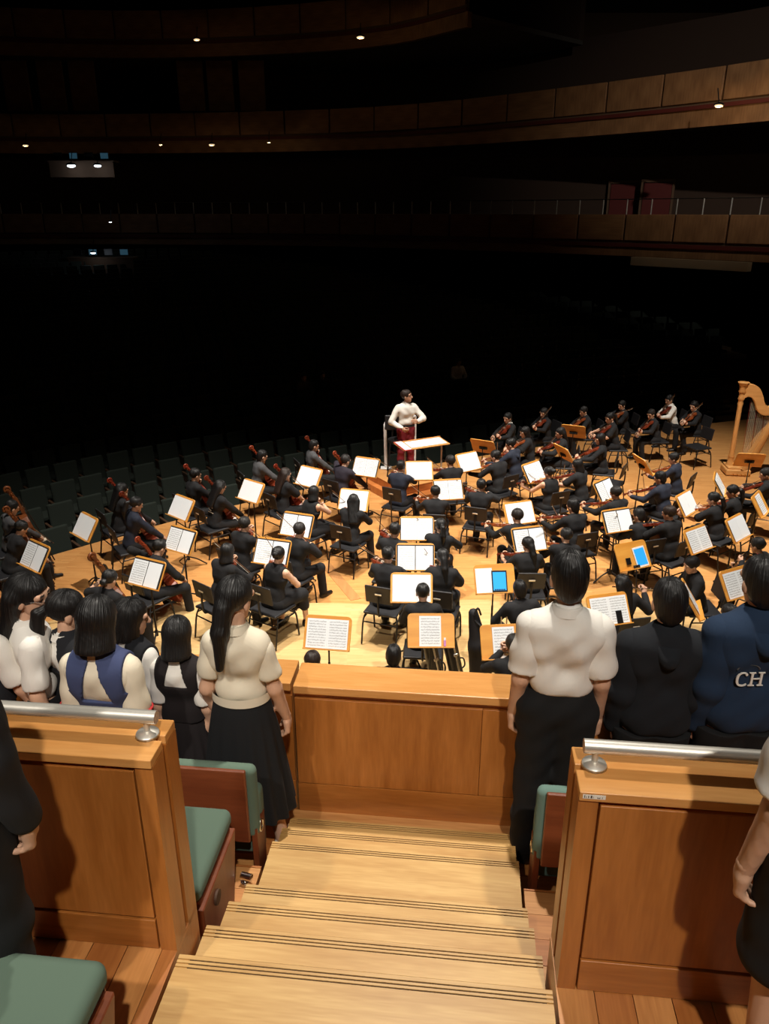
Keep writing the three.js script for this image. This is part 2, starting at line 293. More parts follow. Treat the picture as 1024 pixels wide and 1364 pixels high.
function ik(S, W, l1, l2, hint) {
  const d = W.clone().sub(S); let L = d.length(); const mx = (l1 + l2) * 0.995; if (L > mx) { W.copy(S).addScaledVector(d.normalize(), mx); L = mx; d.copy(W).sub(S); }
  d.normalize(); const a = (l1 * l1 - l2 * l2 + L * L) / (2 * L), h = Math.sqrt(Math.max(0, l1 * l1 - a * a));
  const n = hint.clone().addScaledVector(d, -hint.dot(d)).normalize(); return S.clone().addScaledVector(d, a).addScaledVector(n, h);
}
function sitJ(o = {}) {
  const sw = o.sw ?? 0.17, kn = o.kn ?? 0.13, py = o.py ?? 0.53;
  const J = { pelvis: V(0, py, 0), waist: V(0, py + 0.15, 0.0), chest: V(0, py + 0.34, 0.015), neck: V(0, py + 0.50, 0.015), head: V(0, py + 0.655, 0.045), shL: V(sw, py + 0.46, 0.015), shR: V(-sw, py + 0.46, 0.015), hipL: V(0.085, py - 0.01, 0.02), hipR: V(-0.085, py - 0.01, 0.02), knL: V(kn, py - 0.02, 0.43), knR: V(-kn, py - 0.02, 0.43), anL: V(kn + 0.01, 0.09, o.fz ?? 0.40), anR: V(-kn - 0.01, 0.09, o.fzR ?? (o.fz ?? 0.40)) };
  J.T = new THREE.Matrix4().makeTranslation(0, py, 0).multiply(new THREE.Matrix4().makeRotationY(o.twist ?? 0)).multiply(new THREE.Matrix4().makeRotationX(o.lean ?? 0.12)).multiply(new THREE.Matrix4().makeRotationZ(o.side ?? 0)).multiply(new THREE.Matrix4().makeTranslation(0, -py, 0));
  for (const k of ['waist', 'chest', 'neck', 'head', 'shL', 'shR']) J[k].applyMatrix4(J.T);
  return J;
}
function standJ(o = {}) {
  const sw = o.sw ?? 0.17, J = { pelvis: V(0, 0.94, 0), waist: V(0, 1.07, 0.0), chest: V(0, 1.25, 0.0), neck: V(0, 1.405, -0.012), head: V(0, 1.572, 0.018), shL: V(sw, 1.345, -0.012), shR: V(-sw, 1.345, -0.012), hipL: V(0.085, 0.9, 0), hipR: V(-0.085, 0.9, 0), knL: V(0.095, 0.49, 0.015), knR: V(-0.095, 0.49, 0.015), anL: V(0.105, 0.09, -0.02), anR: V(-0.105, 0.09, -0.02) };
  J.T = new THREE.Matrix4(); return J;
}
const lerp = (a, b, t) => a.clone().lerp(b, t);
/* o: J with elL wrL elR wrR; handL/handR {dir, palm, curl}; look {hair, hairMat, top, topMat, sleeve, bottom, bottomMat, skin}; res {body, cloth, hair, head, hand} */
function figure(o, parent) {
  const { J, look } = o, res = o.res ?? { body: 0.026, cloth: 0.024, hair: 0.013, head: 0.0105, hand: 0.0075 };
  const wd = look.wide ?? 1, slim = 0.008, c = SKIN[look.skin ?? 0];
  const ax = J.shL.clone().sub(J.shR).normalize(), hx = J.hipL.clone().sub(J.hipR).normalize();
  const torso = (e) => [cap(lerp(J.shL, J.shR, 0.1), lerp(J.shR, J.shL, 0.1), 0.056 + e, 0.056 + e, 0.06), cap(J.chest.clone().addScaledVector(ax, 0.075 * wd), J.chest.clone().addScaledVector(ax, -0.075 * wd), 0.098 * wd + e, 0.098 * wd + e, 0.09),
    cap(J.waist.clone().addScaledVector(ax, 0.062 * wd), J.waist.clone().addScaledVector(ax, -0.062 * wd), 0.09 * wd + e, 0.09 * wd + e, 0.08), cap(J.neck.clone().lerp(J.chest, 0.3), J.neck, 0.075 + e, 0.055 + e, 0.06)];
  const pelvis = (e) => [cap(J.pelvis.clone().addScaledVector(hx, 0.07 * wd), J.pelvis.clone().addScaledVector(hx, -0.07 * wd), 0.104 * wd + e, 0.104 * wd + e, 0.08)];
  const uarm = (s, e, t = 1, fl = 0) => cap(J['sh' + s], lerp(J['sh' + s], J['el' + s], t), 0.047 + e, 0.041 + e + fl, 0.035);
  const farm = (s, e, t = 1) => cap(J['el' + s], lerp(J['el' + s], J['wr' + s], t), 0.039 + e, 0.039 + e - 0.013 * t, 0.025);
  const thigh = (s, e, t = 1, fl = 0) => cap(J['hip' + s], lerp(J['hip' + s], J['kn' + s], t), 0.083 + e, 0.056 + e + fl, 0.05);
  const shin = (s, e, t = 1, fl = 0) => cap(J['kn' + s], lerp(J['kn' + s], J['an' + s], t), 0.054 + e, 0.036 + e + fl, 0.03);
  const skin = [...torso(-slim), ...pelvis(-slim), cap(J.neck, lerp(J.neck, J.head, 0.62), 0.05, 0.048, 0.03)];
  const ls = look.sleeve ?? 'long', bt = look.bottom ?? 'trousers';
  for (const s of 'LR') {
    skin.push(uarm(s, ls === 'none' ? 0 : -slim), farm(s, ls === 'long' ? -slim * 0.5 : 0), thigh(s, -slim), shin(s, bt === 'trousers' ? -slim : 0));
    skin.push(cap(J['an' + s], J['an' + s].clone().add(V(0, -0.045, 0.06)), 0.035, 0.03, 0.02));
  }
  const body = colored(isoPrims(skin, res.body), c); const list = [body];
  const hm = new THREE.Matrix4().makeRotationFromEuler(new THREE.Euler(o.nod ?? 0.1, o.turn ?? 0, o.tilt ?? 0, 'YXZ')); if (!o.upright) hm.premultiply(new THREE.Matrix4().extractRotation(J.T)); hm.setPosition(J.head);
  const head = paintHead(headGeo(res.head), c); head.applyMatrix4(hm); list.push(head);
  for (const s of 'LR') {
    const h = o['hand' + s]; if (!h) continue; let g = handGeo(h.curl ?? 0.6, res.hand); g = s === 'L' ? once('mir' + (h.curl ?? 0.6) + res.hand, () => mirrorX(g)).clone() : g.clone();
    g.applyMatrix4(basis(J['wr' + s], h.dir, h.palm)); list.push(colored(g, c));
  }
  part('body', mergeGeometries(list), M.skin, parent);
  // clothes
  const e = look.infl ?? 0.016, wr = (a) => (d, x, y, z) => d + a * (Math.sin(x * 31 + 3 * Math.sin(y * 8 + z * 5)) * Math.sin(z * 22 + y * 12 + 1.7) + 0.5 * Math.sin(y * 46 + x * 21 + 2 * Math.sin(x * 13)));
  const fold = look.fold ?? 0.002, hem = look.hem ?? (J.pelvis.y - 0.03);
  const tp = [...torso(e)]; if (look.hem === undefined || hem < J.pelvis.y + 0.05) tp.push(...pelvis(e));
  if (look.top !== 'none') {
    if (o.apart) for (const s of 'LR') { const S = lerp(J['sh' + s], J['el' + s], ls === 'puff' ? 0.1 : 0.02); const q = ls === 'long' ? [uarm(s, e), farm(s, e, 0.95)] : ls === 'short' ? [uarm(s, e, 0.78, 0.008)] : ls === 'puff' ? [cap(S, lerp(J['sh' + s], J['el' + s], 0.62), 0.056, 0.062, 0.03)] : []; const end = ls === 'long' ? null : lerp(J['sh' + s], J['el' + s], ls === 'puff' ? 0.72 : 0.84), ed = J['el' + s].clone().sub(J['sh' + s]).normalize(); if (q.length) part('sleeve', isoPrims(q, res.cloth, (d, x, y, z) => { d = wr(fold)(d, x, y, z); if (end) d = Math.max(d, (x - end.x) * ed.x + (y - end.y) * ed.y + (z - end.z) * ed.z); return d; }), look.topMat, parent); }
    else for (const s of 'LR') { if (ls === 'long') tp.push(uarm(s, e), farm(s, e, 0.93)); else if (ls === 'short') tp.push(uarm(s, e, 0.74, 0.018)); else if (ls === 'puff') tp.push(cap(lerp(J['sh' + s], J['el' + s], 0.12), lerp(J['sh' + s], J['el' + s], 0.58), 0.052, 0.058, 0.03)); }
    const fw = wr(fold), slv = ls === 'none' ? 0.15 : 9;
    part(look.topName ?? 'shirt', isoPrims(tp, res.cloth, (d, x, y, z) => { d = Math.max(fw(d, x, y, z), hem - y); if (slv < 9 && y > J.chest.y + 0.03) d = Math.max(d, Math.abs(x - J.chest.x) - slv); return d; }), look.topMat, parent);
  }
  if (look.pinafore) {
    const pp = [...torso(e + 0.012), ...pelvis(e + 0.012)], yc = J.chest.y + (look.pinNeck ?? -0.01), w0 = 0.075, w1 = 0.135;
    part('pinafore', isoPrims(pp, Math.min(res.cloth, 0.0075), (d, x, y) => { d = Math.max(d, hem - y); d = Math.max(d, Math.min(y - yc, w0 - 0.25 * (y - yc) - Math.abs(x))); if (y > J.chest.y + 0.0) d = Math.max(d, Math.abs(x) - w1); return d; }), look.pinafore, parent);
  }
  if (look.hood) part('hood', isoPrims([cap(J.neck.clone().add(V(-0.07, -0.01, -0.03)), J.neck.clone().add(V(0, -0.075, -0.115)), 0.045, 0.04, 0.03), cap(J.neck.clone().add(V(0.07, -0.01, -0.03)), J.neck.clone().add(V(0, -0.075, -0.115)), 0.045, 0.04, 0.03), cap(J.neck.clone().add(V(-0.07, -0.01, -0.02)), J.neck.clone().add(V(-0.03, -0.05, 0.06)), 0.04, 0.025, 0.03), cap(J.neck.clone().add(V(0.07, -0.01, -0.02)), J.neck.clone().add(V(0.03, -0.05, 0.06)), 0.04, 0.025, 0.03)], res.cloth), look.topMat, parent);
  if (look.collar) { const n = J.neck, g = new THREE.CylinderGeometry(0.058, 0.07, 0.05, 20, 1, true); g.translate(n.x, n.y + 0.035, n.z); const g2 = new THREE.CylinderGeometry(0.064, 0.078, 0.035, 20, 1, true); g2.translate(n.x, n.y + 0.038, n.z - 0.004); part('collar', mg([g, g2]), look.collar, parent); }
  if (bt === 'trousers' || bt === 'shorts') {
    const q = pelvis(e - 0.004); for (const s of 'LR') { q.push(thigh(s, e, bt === 'shorts' ? 0.8 : 1, bt === 'shorts' ? 0.03 : 0)); if (bt === 'trousers') q.push(shin(s, e, 0.97, 0.012)); }
    if (look.hem !== undefined && hem > J.pelvis.y) q.push(cap(J.waist.clone().addScaledVector(hx, 0.06 * wd), J.waist.clone().addScaledVector(hx, -0.06 * wd), 0.095 * wd, 0.095 * wd, 0.06));
    const topY = look.hem !== undefined ? hem + 0.012 : 9;
    part('trousers', isoPrims(q, res.cloth, (d, x, y, z) => Math.max(wr(fold)(d, x, y, z), y - topY)), look.bottomMat, parent);
  } else if (bt === 'skirt') { // seated skirt over the thighs
    const q = pelvis(e); for (const s of 'LR') q.push(thigh(s, e + 0.012), cap(J['kn' + s], lerp(J['kn' + s], J['an' + s], 0.45), 0.075, 0.075, 0.04)); q.push(cap(J.pelvis, lerp(J.knL, J.knR, 0.5), 0.1, 0.075, 0.06), cap(lerp(J.knL, J.knR, 0.5), lerp(J.anL, J.anR, 0.5).lerp(lerp(J.knL, J.knR, 0.5), 0.5), 0.075, 0.075, 0.05));
    part('skirt', isoPrims(q, res.cloth, wr(fold)), look.bottomMat, parent);
  } else if (bt === 'standskirt') {
    const N = 112, R = 14, y0 = look.hem ?? 1.03, y1 = look.skirtEnd ?? 0.42, pos = [], idx = []; const wr0 = look.waistR ?? 0.152, fl = look.flare ?? 0.13;
    for (let j = 0; j <= R; j++) { const t = j / R, y = y0 + 0.01 + (y1 - y0) * t; for (let i = 0; i < N; i++) { const a = i / N * Math.PI * 2, pl = 1 + (0.012 + 0.05 * t) * Math.cos(a * 16 + Math.sin(a * 3)) * Math.min(1, t * 3); const rx = (wr0 + 0.02 + (fl + 0.02) * Math.pow(t, 0.7)) * pl * wd, rz = (wr0 * 0.82 + fl * Math.pow(t, 0.7)) * pl * wd; pos.push(J.pelvis.x + Math.cos(a) * rx, y, J.pelvis.z + Math.sin(a) * rz); } }
    for (let j = 0; j < R; j++) for (let i = 0; i < N; i++) { const a = j * N + i, b = j * N + (i + 1) % N; idx.push(a, b, a + N, b, b + N, a + N); }
    const g = new THREE.BufferGeometry(); g.setAttribute('position', new THREE.Float32BufferAttribute(pos, 3)); g.setIndex(idx); g.computeVertexNormals(); const m = look.bottomMat.clone(); m.side = THREE.DoubleSide; part('skirt', g, m, parent);
  }
  if (look.belt) { const g = new THREE.CylinderGeometry(0.196, 0.198, 0.05, 40, 1, true); g.scale(wd, 1, 0.76 * wd); g.translate(0, hem + 0.012, 0); part('belt', g, look.belt, parent); }
  // hair, shoes
  const hairP = part('hair', hairGeo(look.hair ?? 'short', res.hair), look.hairMat ?? M.hair, parent); setM(hairP, hm);
  if (look.tie) { const t = part('hair_tie', new THREE.TorusGeometry(0.032, 0.01, 6, 14), look.tie, hairP); t.position.set(0, 0.01, -0.128); t.rotation.x = 0.5; }
  if (look.glasses) { const g = mg([new THREE.TorusGeometry(0.022, 0.0018, 6, 18).translate(0.03, 0.008, 0.108), new THREE.TorusGeometry(0.022, 0.0018, 6, 18).translate(-0.03, 0.008, 0.108), rod(V(0.05, 0.012, 0.105), V(0.078, 0.006, 0.0), 0.0018), rod(V(-0.05, 0.012, 0.105), V(-0.078, 0.006, 0.0), 0.0018)]); setM(part('glasses', g, M.chrome, parent), hm); }
  for (const s of 'LR') { const sh = part('shoe', shoeGeo(res.hair), look.shoeMat ?? M.shoe, parent); sh.position.set(J['an' + s].x, J['an' + s].y - 0.09, J['an' + s].z + 0.02); sh.rotation.y = (s === 'L' ? 1 : -1) * 0.15; }
  return parent;
}

// ───────── instruments ─────────
const OUT = [[0, 0], [0.16, 0.01], [0.245, 0.06], [0.287, 0.16], [0.283, 0.25], [0.25, 0.33], [0.2, 0.385], [0.218, 0.41], [0.178, 0.44], [0.158, 0.52], [0.165, 0.59], [0.205, 0.645], [0.19, 0.665], [0.225, 0.73], [0.237, 0.82], [0.215, 0.91], [0.15, 0.975], [0.06, 1.0]];
function stringInstrument(name, label, category, L, depth, mat, o = {}) { // bottom of the body at 0, scroll along +y, strings on +z
  const t = thing(name, label, category, o.group); const k = L / 0.355;
  const pts = [...OUT, ...OUT.slice(1).reverse().map(([x, y]) => [-x, y])].map(([x, y]) => [x * L, y * L]);
  const b = ext(pts, depth, 0.008 * k, 2); b.translate(0, 0, -depth); part('body', b, mat, t);
  const nk = o.neck ?? 0.13 * k;
  part('neck', mg([bx(0.022 * k, nk + 0.03 * k, 0.02 * k, 0, L + nk / 2 - 0.012 * k, 0.0), bx(0.02 * k, 0.07 * k, 0.022 * k, 0, L + nk + 0.03 * k, -0.008 * k, 0, -0.15)]), mat, t);
  part('scroll', mg([new THREE.TorusGeometry(0.016 * k, 0.008 * k, 6, 12).rotateY(Math.PI / 2).translate(0, L + nk + 0.072 * k, -0.016 * k), new THREE.CylinderGeometry(0.009 * k, 0.009 * k, 0.036 * k, 8).rotateZ(Math.PI / 2).translate(0, L + nk + 0.072 * k, -0.016 * k), ...[0.018, 0.04].map(q => new THREE.CylinderGeometry(0.004 * k, 0.006 * k, 0.075 * k, 6).rotateZ(Math.PI / 2).translate(0, L + nk + q * k, -0.008 * k))]), mat, t);
  part('fingerboard', bx(0.026 * k, nk + 0.36 * L, 0.008 * k, 0, L + nk / 2 - 0.18 * L, 0.022 * k, 0, -0.04), M.ebony, t);
  part('tailpiece', mg([ext([[-0.012 * k, 0.01 * L], [0.012 * k, 0.01 * L], [0.022 * k, 0.32 * L], [-0.022 * k, 0.32 * L]], 0.008 * k).translate(0, 0, 0.016 * k)]), M.ebony, t);
  part('bridge', bx(0.042 * k, 0.006 * k, 0.034 * k, 0, 0.43 * L, 0.022 * k), M.bowHair, t);
  if (o.endpin) part('endpin', rod(V(0, 0.02, -depth / 2), V(0, -o.endpin, -depth / 2), 0.007), M.chrome, t);
  else part('chin_rest', ell2(0.045 * k, 0.03 * k, 0.012 * k, 0.035 * k, 0.02 * k, 0.014 * k), M.ebony, t);
  for (const s of [-1, 1]) part('sound_hole', bx(0.007 * k, 0.075 * k, 0.002, s * 0.042 * k, 0.43 * L, 0.0082 * k, 0, 0, s * 0.15), M.ebony, t);
  return t;
}
function ell2(a, b, c, x, y, z) { const g = new THREE.SphereGeometry(1, 10, 7); g.scale(a, b, c); g.translate(x, y, z); return g; }
function bowThing(label, k, group) { // frog at 0, tip along +y
  const t = thing('instrument_bow', label, 'bow', group);
  part('stick', tube([V(0, -0.02, 0.012), V(0, 0.2, 0.008), V(0, 0.45, 0.006), V(0, 0.72 * k, 0.016)], 0.0048, 8, 5), M.bowWood, t);
  part('bow_hair', bx(0.009, 0.66 * k, 0.002, 0, 0.36 * k, -0.008), M.bowHair, t);
  part('frog', bx(0.012, 0.045, 0.022, 0, 0.02, 0), M.ebony, t); return t;
}
// ───────── the hall: shell, platform, stalls ─────────
const flat = (pts, y0, y1) => { const g = ext(pts, y1 - y0); g.rotateX(-Math.PI / 2); g.translate(0, y0, 0); return g; };
// shell
{
  const X0 = -42, X1 = 34, Z0 = -64, Z1 = 8, Y0 = -1.6, Y1 = 18.4, T = 0.4, cx = (X0 + X1) / 2, cz = (Z0 + Z1) / 2, w = X1 - X0, d = Z1 - Z0;
  struct('floor', bx(w, 0.4, d, cx, Y0 + 0.2, cz), M.hallFloor, 'dark unlit floor of the auditorium', 'floor');
  struct('ceiling', bx(w + 2 * T, T, d + 2 * T, cx, Y1 + T / 2, cz), M.hallDark, 'black ceiling high over the hall', 'ceiling');
  struct('wall_left', bx(T, Y1 - Y0, d, X0 - T / 2, (Y0 + Y1) / 2, cz), M.hallWall, 'dark brown side wall of the hall', 'wall');
  struct('wall_right', bx(T, Y1 - Y0, d, X1 + T / 2, (Y0 + Y1) / 2, cz), M.hallWall, 'dark brown side wall beyond the harp', 'wall');
  struct('wall_far', bx(w, Y1 - Y0, T, cx, (Y0 + Y1) / 2, Z0 - T / 2), M.hallWall, 'dark far wall behind the audience seats', 'wall');
  struct('wall_near', bx(w, Y1 - Y0, T, cx, (Y0 + Y1) / 2, Z1 + T / 2), M.hallWall, 'dark wall behind the choir stalls', 'wall');
}
// platform
const edgePx = [[85, 735], [492, 634], [1000, 558]];
const edgePts = edgePx.map(([a, b]) => onPlane(a, b, 0));
{ const a = edgePts[0], b = edgePts[edgePts.length - 1]; edgePts.unshift(V(a.x - 4.4, 0, a.z + 5.4)); edgePts.push(V(b.x + 7, 0, b.z - 1.6)); }
const edge = new THREE.CatmullRomCurve3(edgePts, false, 'centripetal');
const edgeS = edge.getSpacedPoints(60);
const stageFloor = struct('floor', null, null, 'honey coloured wooden concert platform floor', 'floor');
part('platform', uvm(flat([...edgeS.map(p => [p.x, -p.z]), [18, 3.7], [-13, 3.7]], -1.15, 0), 'x'), M.stage, stageFloor);
const RISE = 0.12;
const rEdge = [[-60, 850], [150, 812], [250, 802], [335, 797], [405, 803], [486, 804], [629, 799], [760, 802], [900, 806], [1100, 820]].map(([a, b]) => onPlane(a, b, RISE));
part('riser', uvm(flat([...rEdge.map(p => [p.x, -p.z]), [9, 3.75], [-9, 3.75]], 0.001, RISE), 'x'), M.riser, stageFloor, 'pale wooden riser along the choir stalls');
{ const a = onPlane(432, 750, 0), b = onPlane(474, 799, 0); const d = b.clone().sub(a), L = d.length(), g = bx(0.16, 0.006, L); g.rotateY(Math.atan2(d.x, d.z)); g.translate((a.x + b.x) / 2, 0.003, (a.z + b.z) / 2); part('floor_strip', uvm(g, 'z'), M.strip, stageFloor, 'darker wooden strip let into the platform'); }
// stall frame: u right along the rows, v down the stairs
const A6 = 6 * DEG, SU = (u, v, y) => V(u * Math.cos(A6) + v * Math.sin(A6), y, u * Math.sin(A6) - v * Math.cos(A6));
const place = (o, u, v, y) => { o.position.copy(SU(u, v, y)); o.rotation.y = -A6; return o; };
const uvbox = (u0, u1, v0, v1, y0, y1, grain = 'x') => uvm(bx(u1 - u0, y1 - y0, v1 - v0, (u0 + u1) / 2, (y0 + y1) / 2, -(v0 + v1) / 2), grain); // in stall-local axes (x = u, z = -v)
function stallStruct(name, label, category) { const g = struct(name, null, null, label, category); g.rotation.y = -A6; return g; }
const ROW3 = 2.88, ROW2 = 2.25, ROW1 = 1.95, UL = -0.86, UR = 0.345;
{
  const st = stallStruct('staircase', 'pale wooden aisle stairs with dark triple anti-slip grooves on every tread', 'stairs');
  const vs = [0.2, 1.75, 1.99, 2.23, 2.455, 2.885, 3.08, 3.265], ys = [0, 2.88, 2.73, 2.58, 2.43, 2.25, 2.15, 2.05];
  for (let k = 1; k < 8; k++) {
    const v0 = vs[k - 1] - (k > 1 ? 0.03 : 0), v1 = vs[k], y = ys[k], t = 0.035, gw = 0.0055, gd = 0.005; const pts = [[v0, y - t], [v1 - 0.006, y - t], [v1, y - t + 0.006], [v1, y - 0.006], [v1 - 0.006, y]];
    const gs = [0.022, 0.036, 0.050].map(q => q * (k < 5 ? 1 : 0.9));
    for (const q of gs) pts.push([v1 - q + gw / 2, y], [v1 - q + gw / 2, y - gd], [v1 - q - gw / 2, y - gd], [v1 - q - gw / 2, y]);
    pts.push([v0, y]);
    const g = ext(pts, UR - UL); g.rotateY(Math.PI / 2); g.translate(UL, 0, 0); // shape x -> -z after turn
    const tr = part('tread', uvm(g, 'x'), M.tread, st);
    for (const q of gs) part('grip_strip', bx(UR - UL - 0.06, 0.0024, gw - 0.0006, (UL + UR) / 2 + 0.01, y - gd + 0.0012, -(v1 - q)), M.groove, tr);
    part('riser', uvbox(UL + 0.004, UR - 0.004, v0 + 0.02, v1 - 0.03, y - 0.5, y - t), M.tread, st);
  }
  // floors of the rows, in boards
  const row = (name, label, u0, u1, v0, v1, y, w, along) => {
    const s = stallStruct('floor', label, 'floor'); part('slab', uvbox(u0, u1, v0, v1, y - 0.4, y - 0.02), M.board[1], s); let i = 0;
    if (along === 'v') for (let u = u0; u < u1 - 0.01; u += w) { const e = Math.min(u + w - 0.0025, u1); part('plank', uvbox(u, e, v0, v1, y - 0.02, y - (i % 3) * 0.0006, 'z'), M.board[(i * 7 + (i >> 1)) % 3], s); i++; }
    else for (let v = v0; v < v1 - 0.01; v += w) { const e = Math.min(v + w - 0.0025, v1); part('plank', uvbox(u0, u1, v, e, y - 0.02, y - (i % 3) * 0.0006, 'x'), M.board[(i * 5 + 1) % 3], s); i++; }
  };
  row('floor', 'warm wooden boards of the upper row beside the railing on the left of the aisle', -3.4, UL - 0.012, 0.1, 1.94, ROW3, 0.118, 'v');
  row('floor', 'warm wooden boards of the upper row beside the railing on the right of the aisle', UR + 0.012, 3.0, 0.1, 1.94, ROW3, 0.118, 'v');
  row('floor', 'pale boards of the middle row left of the aisle stairs', -3.4, UL - 0.014, 1.96, 2.72, ROW2, 0.125, 'u');
  row('floor', 'pale boards of the middle row right of the aisle stairs', UR + 0.014, 3.0, 1.96, 2.72, ROW2, 0.125, 'u');
  row('floor', 'boards of the front row along the parapet', -3.4, 3.0, 2.735, 3.43, ROW1, 0.116, 'u');
  const under = stallStruct('stall_base', 'timber base under the choir stalls', 'base');
  part('block', uvbox(-3.4, 3, -1.2, 1.9, 0.0, ROW3 - 0.42), M.panel, under); part('block', uvbox(-3.4, 3, 1.9, 2.7, 0, ROW2 - 0.42), M.panel, under); part('block', uvbox(-3.4, 3, 2.7, 3.42, 0, ROW1 - 0.42), M.panel, under);
}
// parapet in front of the choir
{
  const mk = (label, u0, u1, dv) => {
    const s = stallStruct('wall_front', label, 'parapet'), y1 = 2.80;
    part('body', uvbox(u0, u1, 3.445 + dv, 3.63 + dv, 0.0, y1 - 0.05, 'y'), M.panel, s);
    part('base_board', uvbox(u0, u1, 3.425 + dv, 3.445 + dv, ROW1 - 0.02, ROW1 + 0.19, 'x'), M.panel, s);
    const seams = [u0, ...[0.16, 0.62, 1.4, 2.2].filter(q => q > u0 + 0.1 && q < u1 - 0.1), u1];
    for (let i = 0; i + 1 < seams.length; i++) part('panel', uvm(rb(seams[i + 1] - seams[i] - 0.0012, y1 - 0.09 - ROW1 - 0.195, 0.02, 0.003, (seams[i] + seams[i + 1]) / 2, (ROW1 + 0.195 + y1 - 0.09) / 2, -(3.437 + dv), 1), 'y'), M.panel, s);
    part('cap', uvm(rb(u1 - u0, 0.05, 0.235, 0.006, (u0 + u1) / 2, y1 - 0.025, -(3.525 + dv)), 'x'), M.cap, s);
  };
  mk('orange wooden parapet with a pale cap closing the foot of the stairs', -0.85, 3.0, 0);
  mk('orange wooden parapet in front of the girls in pinafores', -3.4, -0.868, 0.02);
}
// railing partitions on either side of the aisle
function partition(side, label) {
  const t = thing('railing_partition', label, 'partition'); const v0 = 1.755, y0 = ROW3, y1 = 3.655;
  const ue = side < 0 ? -0.872 : 0.36; place(t, ue, v0, y0); const L = 2.5, sg = side;
  const B = (a, b, v, w, p, q, grain) => uvbox(Math.min(sg * a, sg * b), Math.max(sg * a, sg * b), v - v0, w - v0, p - y0, q - y0, grain);
  const mat = M.panel;
  part('core', B(0.02, L, 1.775, 1.925, ROW2 + 0.005, y1 - 0.03, 'x'), mat, t);
  part('end_post', B(0, 0.055, v0, 1.84, y0 + 0.0005, y1 - 0.0325, 'y'), mat, t);
  part('end_board', B(0, 0.03, 1.865, 1.945, ROW2 + 0.002, y1 - 0.0325, 'y'), mat, t);
  part('panel', uvm(rb(L - 0.065, y1 - 0.052 - y0 - 0.135, 0.022, 0.003, sg * (0.06 + L) / 2, (0.135 + y1 - 0.05 - y0) / 2, -(0.012), 1), 'y'), mat, t);
  part('base_board', uvm(rb(L - 0.062, 0.125, 0.024, 0.003, sg * (0.06 + L) / 2, 0.064, -0.011, 1), 'x'), mat, t);
  const cm = M.cap; // cap in three pieces that leave a notch at the aisle end
  part('cap', uvm(mg([rb(L, 0.032, 0.095, 0.004, sg * L / 2, y1 - 0.016 - y0, -(1.7955 - v0), 1), rb(L, 0.032, 0.082, 0.004, sg * L / 2, y1 - 0.016 - y0, -(1.905 - v0), 1), bx(L - 0.03, 0.0318, 0.03, sg * (L + 0.03) / 2, y1 - 0.0161 - y0, -(1.853 - v0))]), 'x'), cm, t);
  // handrail standing on the cap: a thing of its own
  const r = thing('handrail', side < 0 ? 'brushed steel handrail on the railing partition left of the aisle' : 'brushed steel handrail on the railing partition right of the aisle', 'handrail'); place(r, ue, 1.865, y1 + 0.0005);
  const a = 0.02; const rail = new THREE.CylinderGeometry(0.021, 0.021, L - a, 24).rotateZ(Math.PI / 2).translate(sg * (a + L) / 2, 0.066, 0); part('rail', rail, M.steel, r);
  for (const q of [0.055, 1.25, 2.35]) {
    part('post', new THREE.CylinderGeometry(0.0095, 0.0095, 0.055, 14).translate(sg * q, 0.03, 0.0), M.steel, r);
    part('flange', lathe([[0.001, 0.016], [0.012, 0.016], [0.034, 0.009], [0.038, 0.0], [0.001, 0.0]], 24).translate(sg * q, 0, 0), M.steel, r);
  }
  return t;
}
partition(-1, 'orange wooden railing partition with bright cap beside the person in black');
partition(1, 'brown wooden railing partition with a small printed sticker right of the aisle');
{ // printed sticker on the right-hand ledge
  const cv = document.createElement('canvas'); cv.width = 128; cv.height = 28; const x = cv.getContext('2d'); x.fillStyle = '#e8e4da'; x.fillRect(0, 0, 128, 28); x.fillStyle = '#3a3430'; for (const [q, w, h] of [[8, 5, 18], [18, 3, 12], [30, 5, 16], [44, 9, 18], [58, 2, 14], [84, 12, 4], [82, 4, 10], [94, 4, 10], [84, 12, 3], [108, 3, 12]]) x.fillRect(q, 24 - h, w, h);
  const tx = new THREE.CanvasTexture(cv); tx.colorSpace = THREE.SRGBColorSpace;
  const t = thing('sticker', 'small white printed label stuck to the front corner of the right railing partition', 'label'); place(t, 0.40, 1.7475, 3.642);
  part('print', new THREE.BoxGeometry(0.062, 0.014, 0.0012), std(0xffffff, 0.6, 0, { map: tx }), t);
}
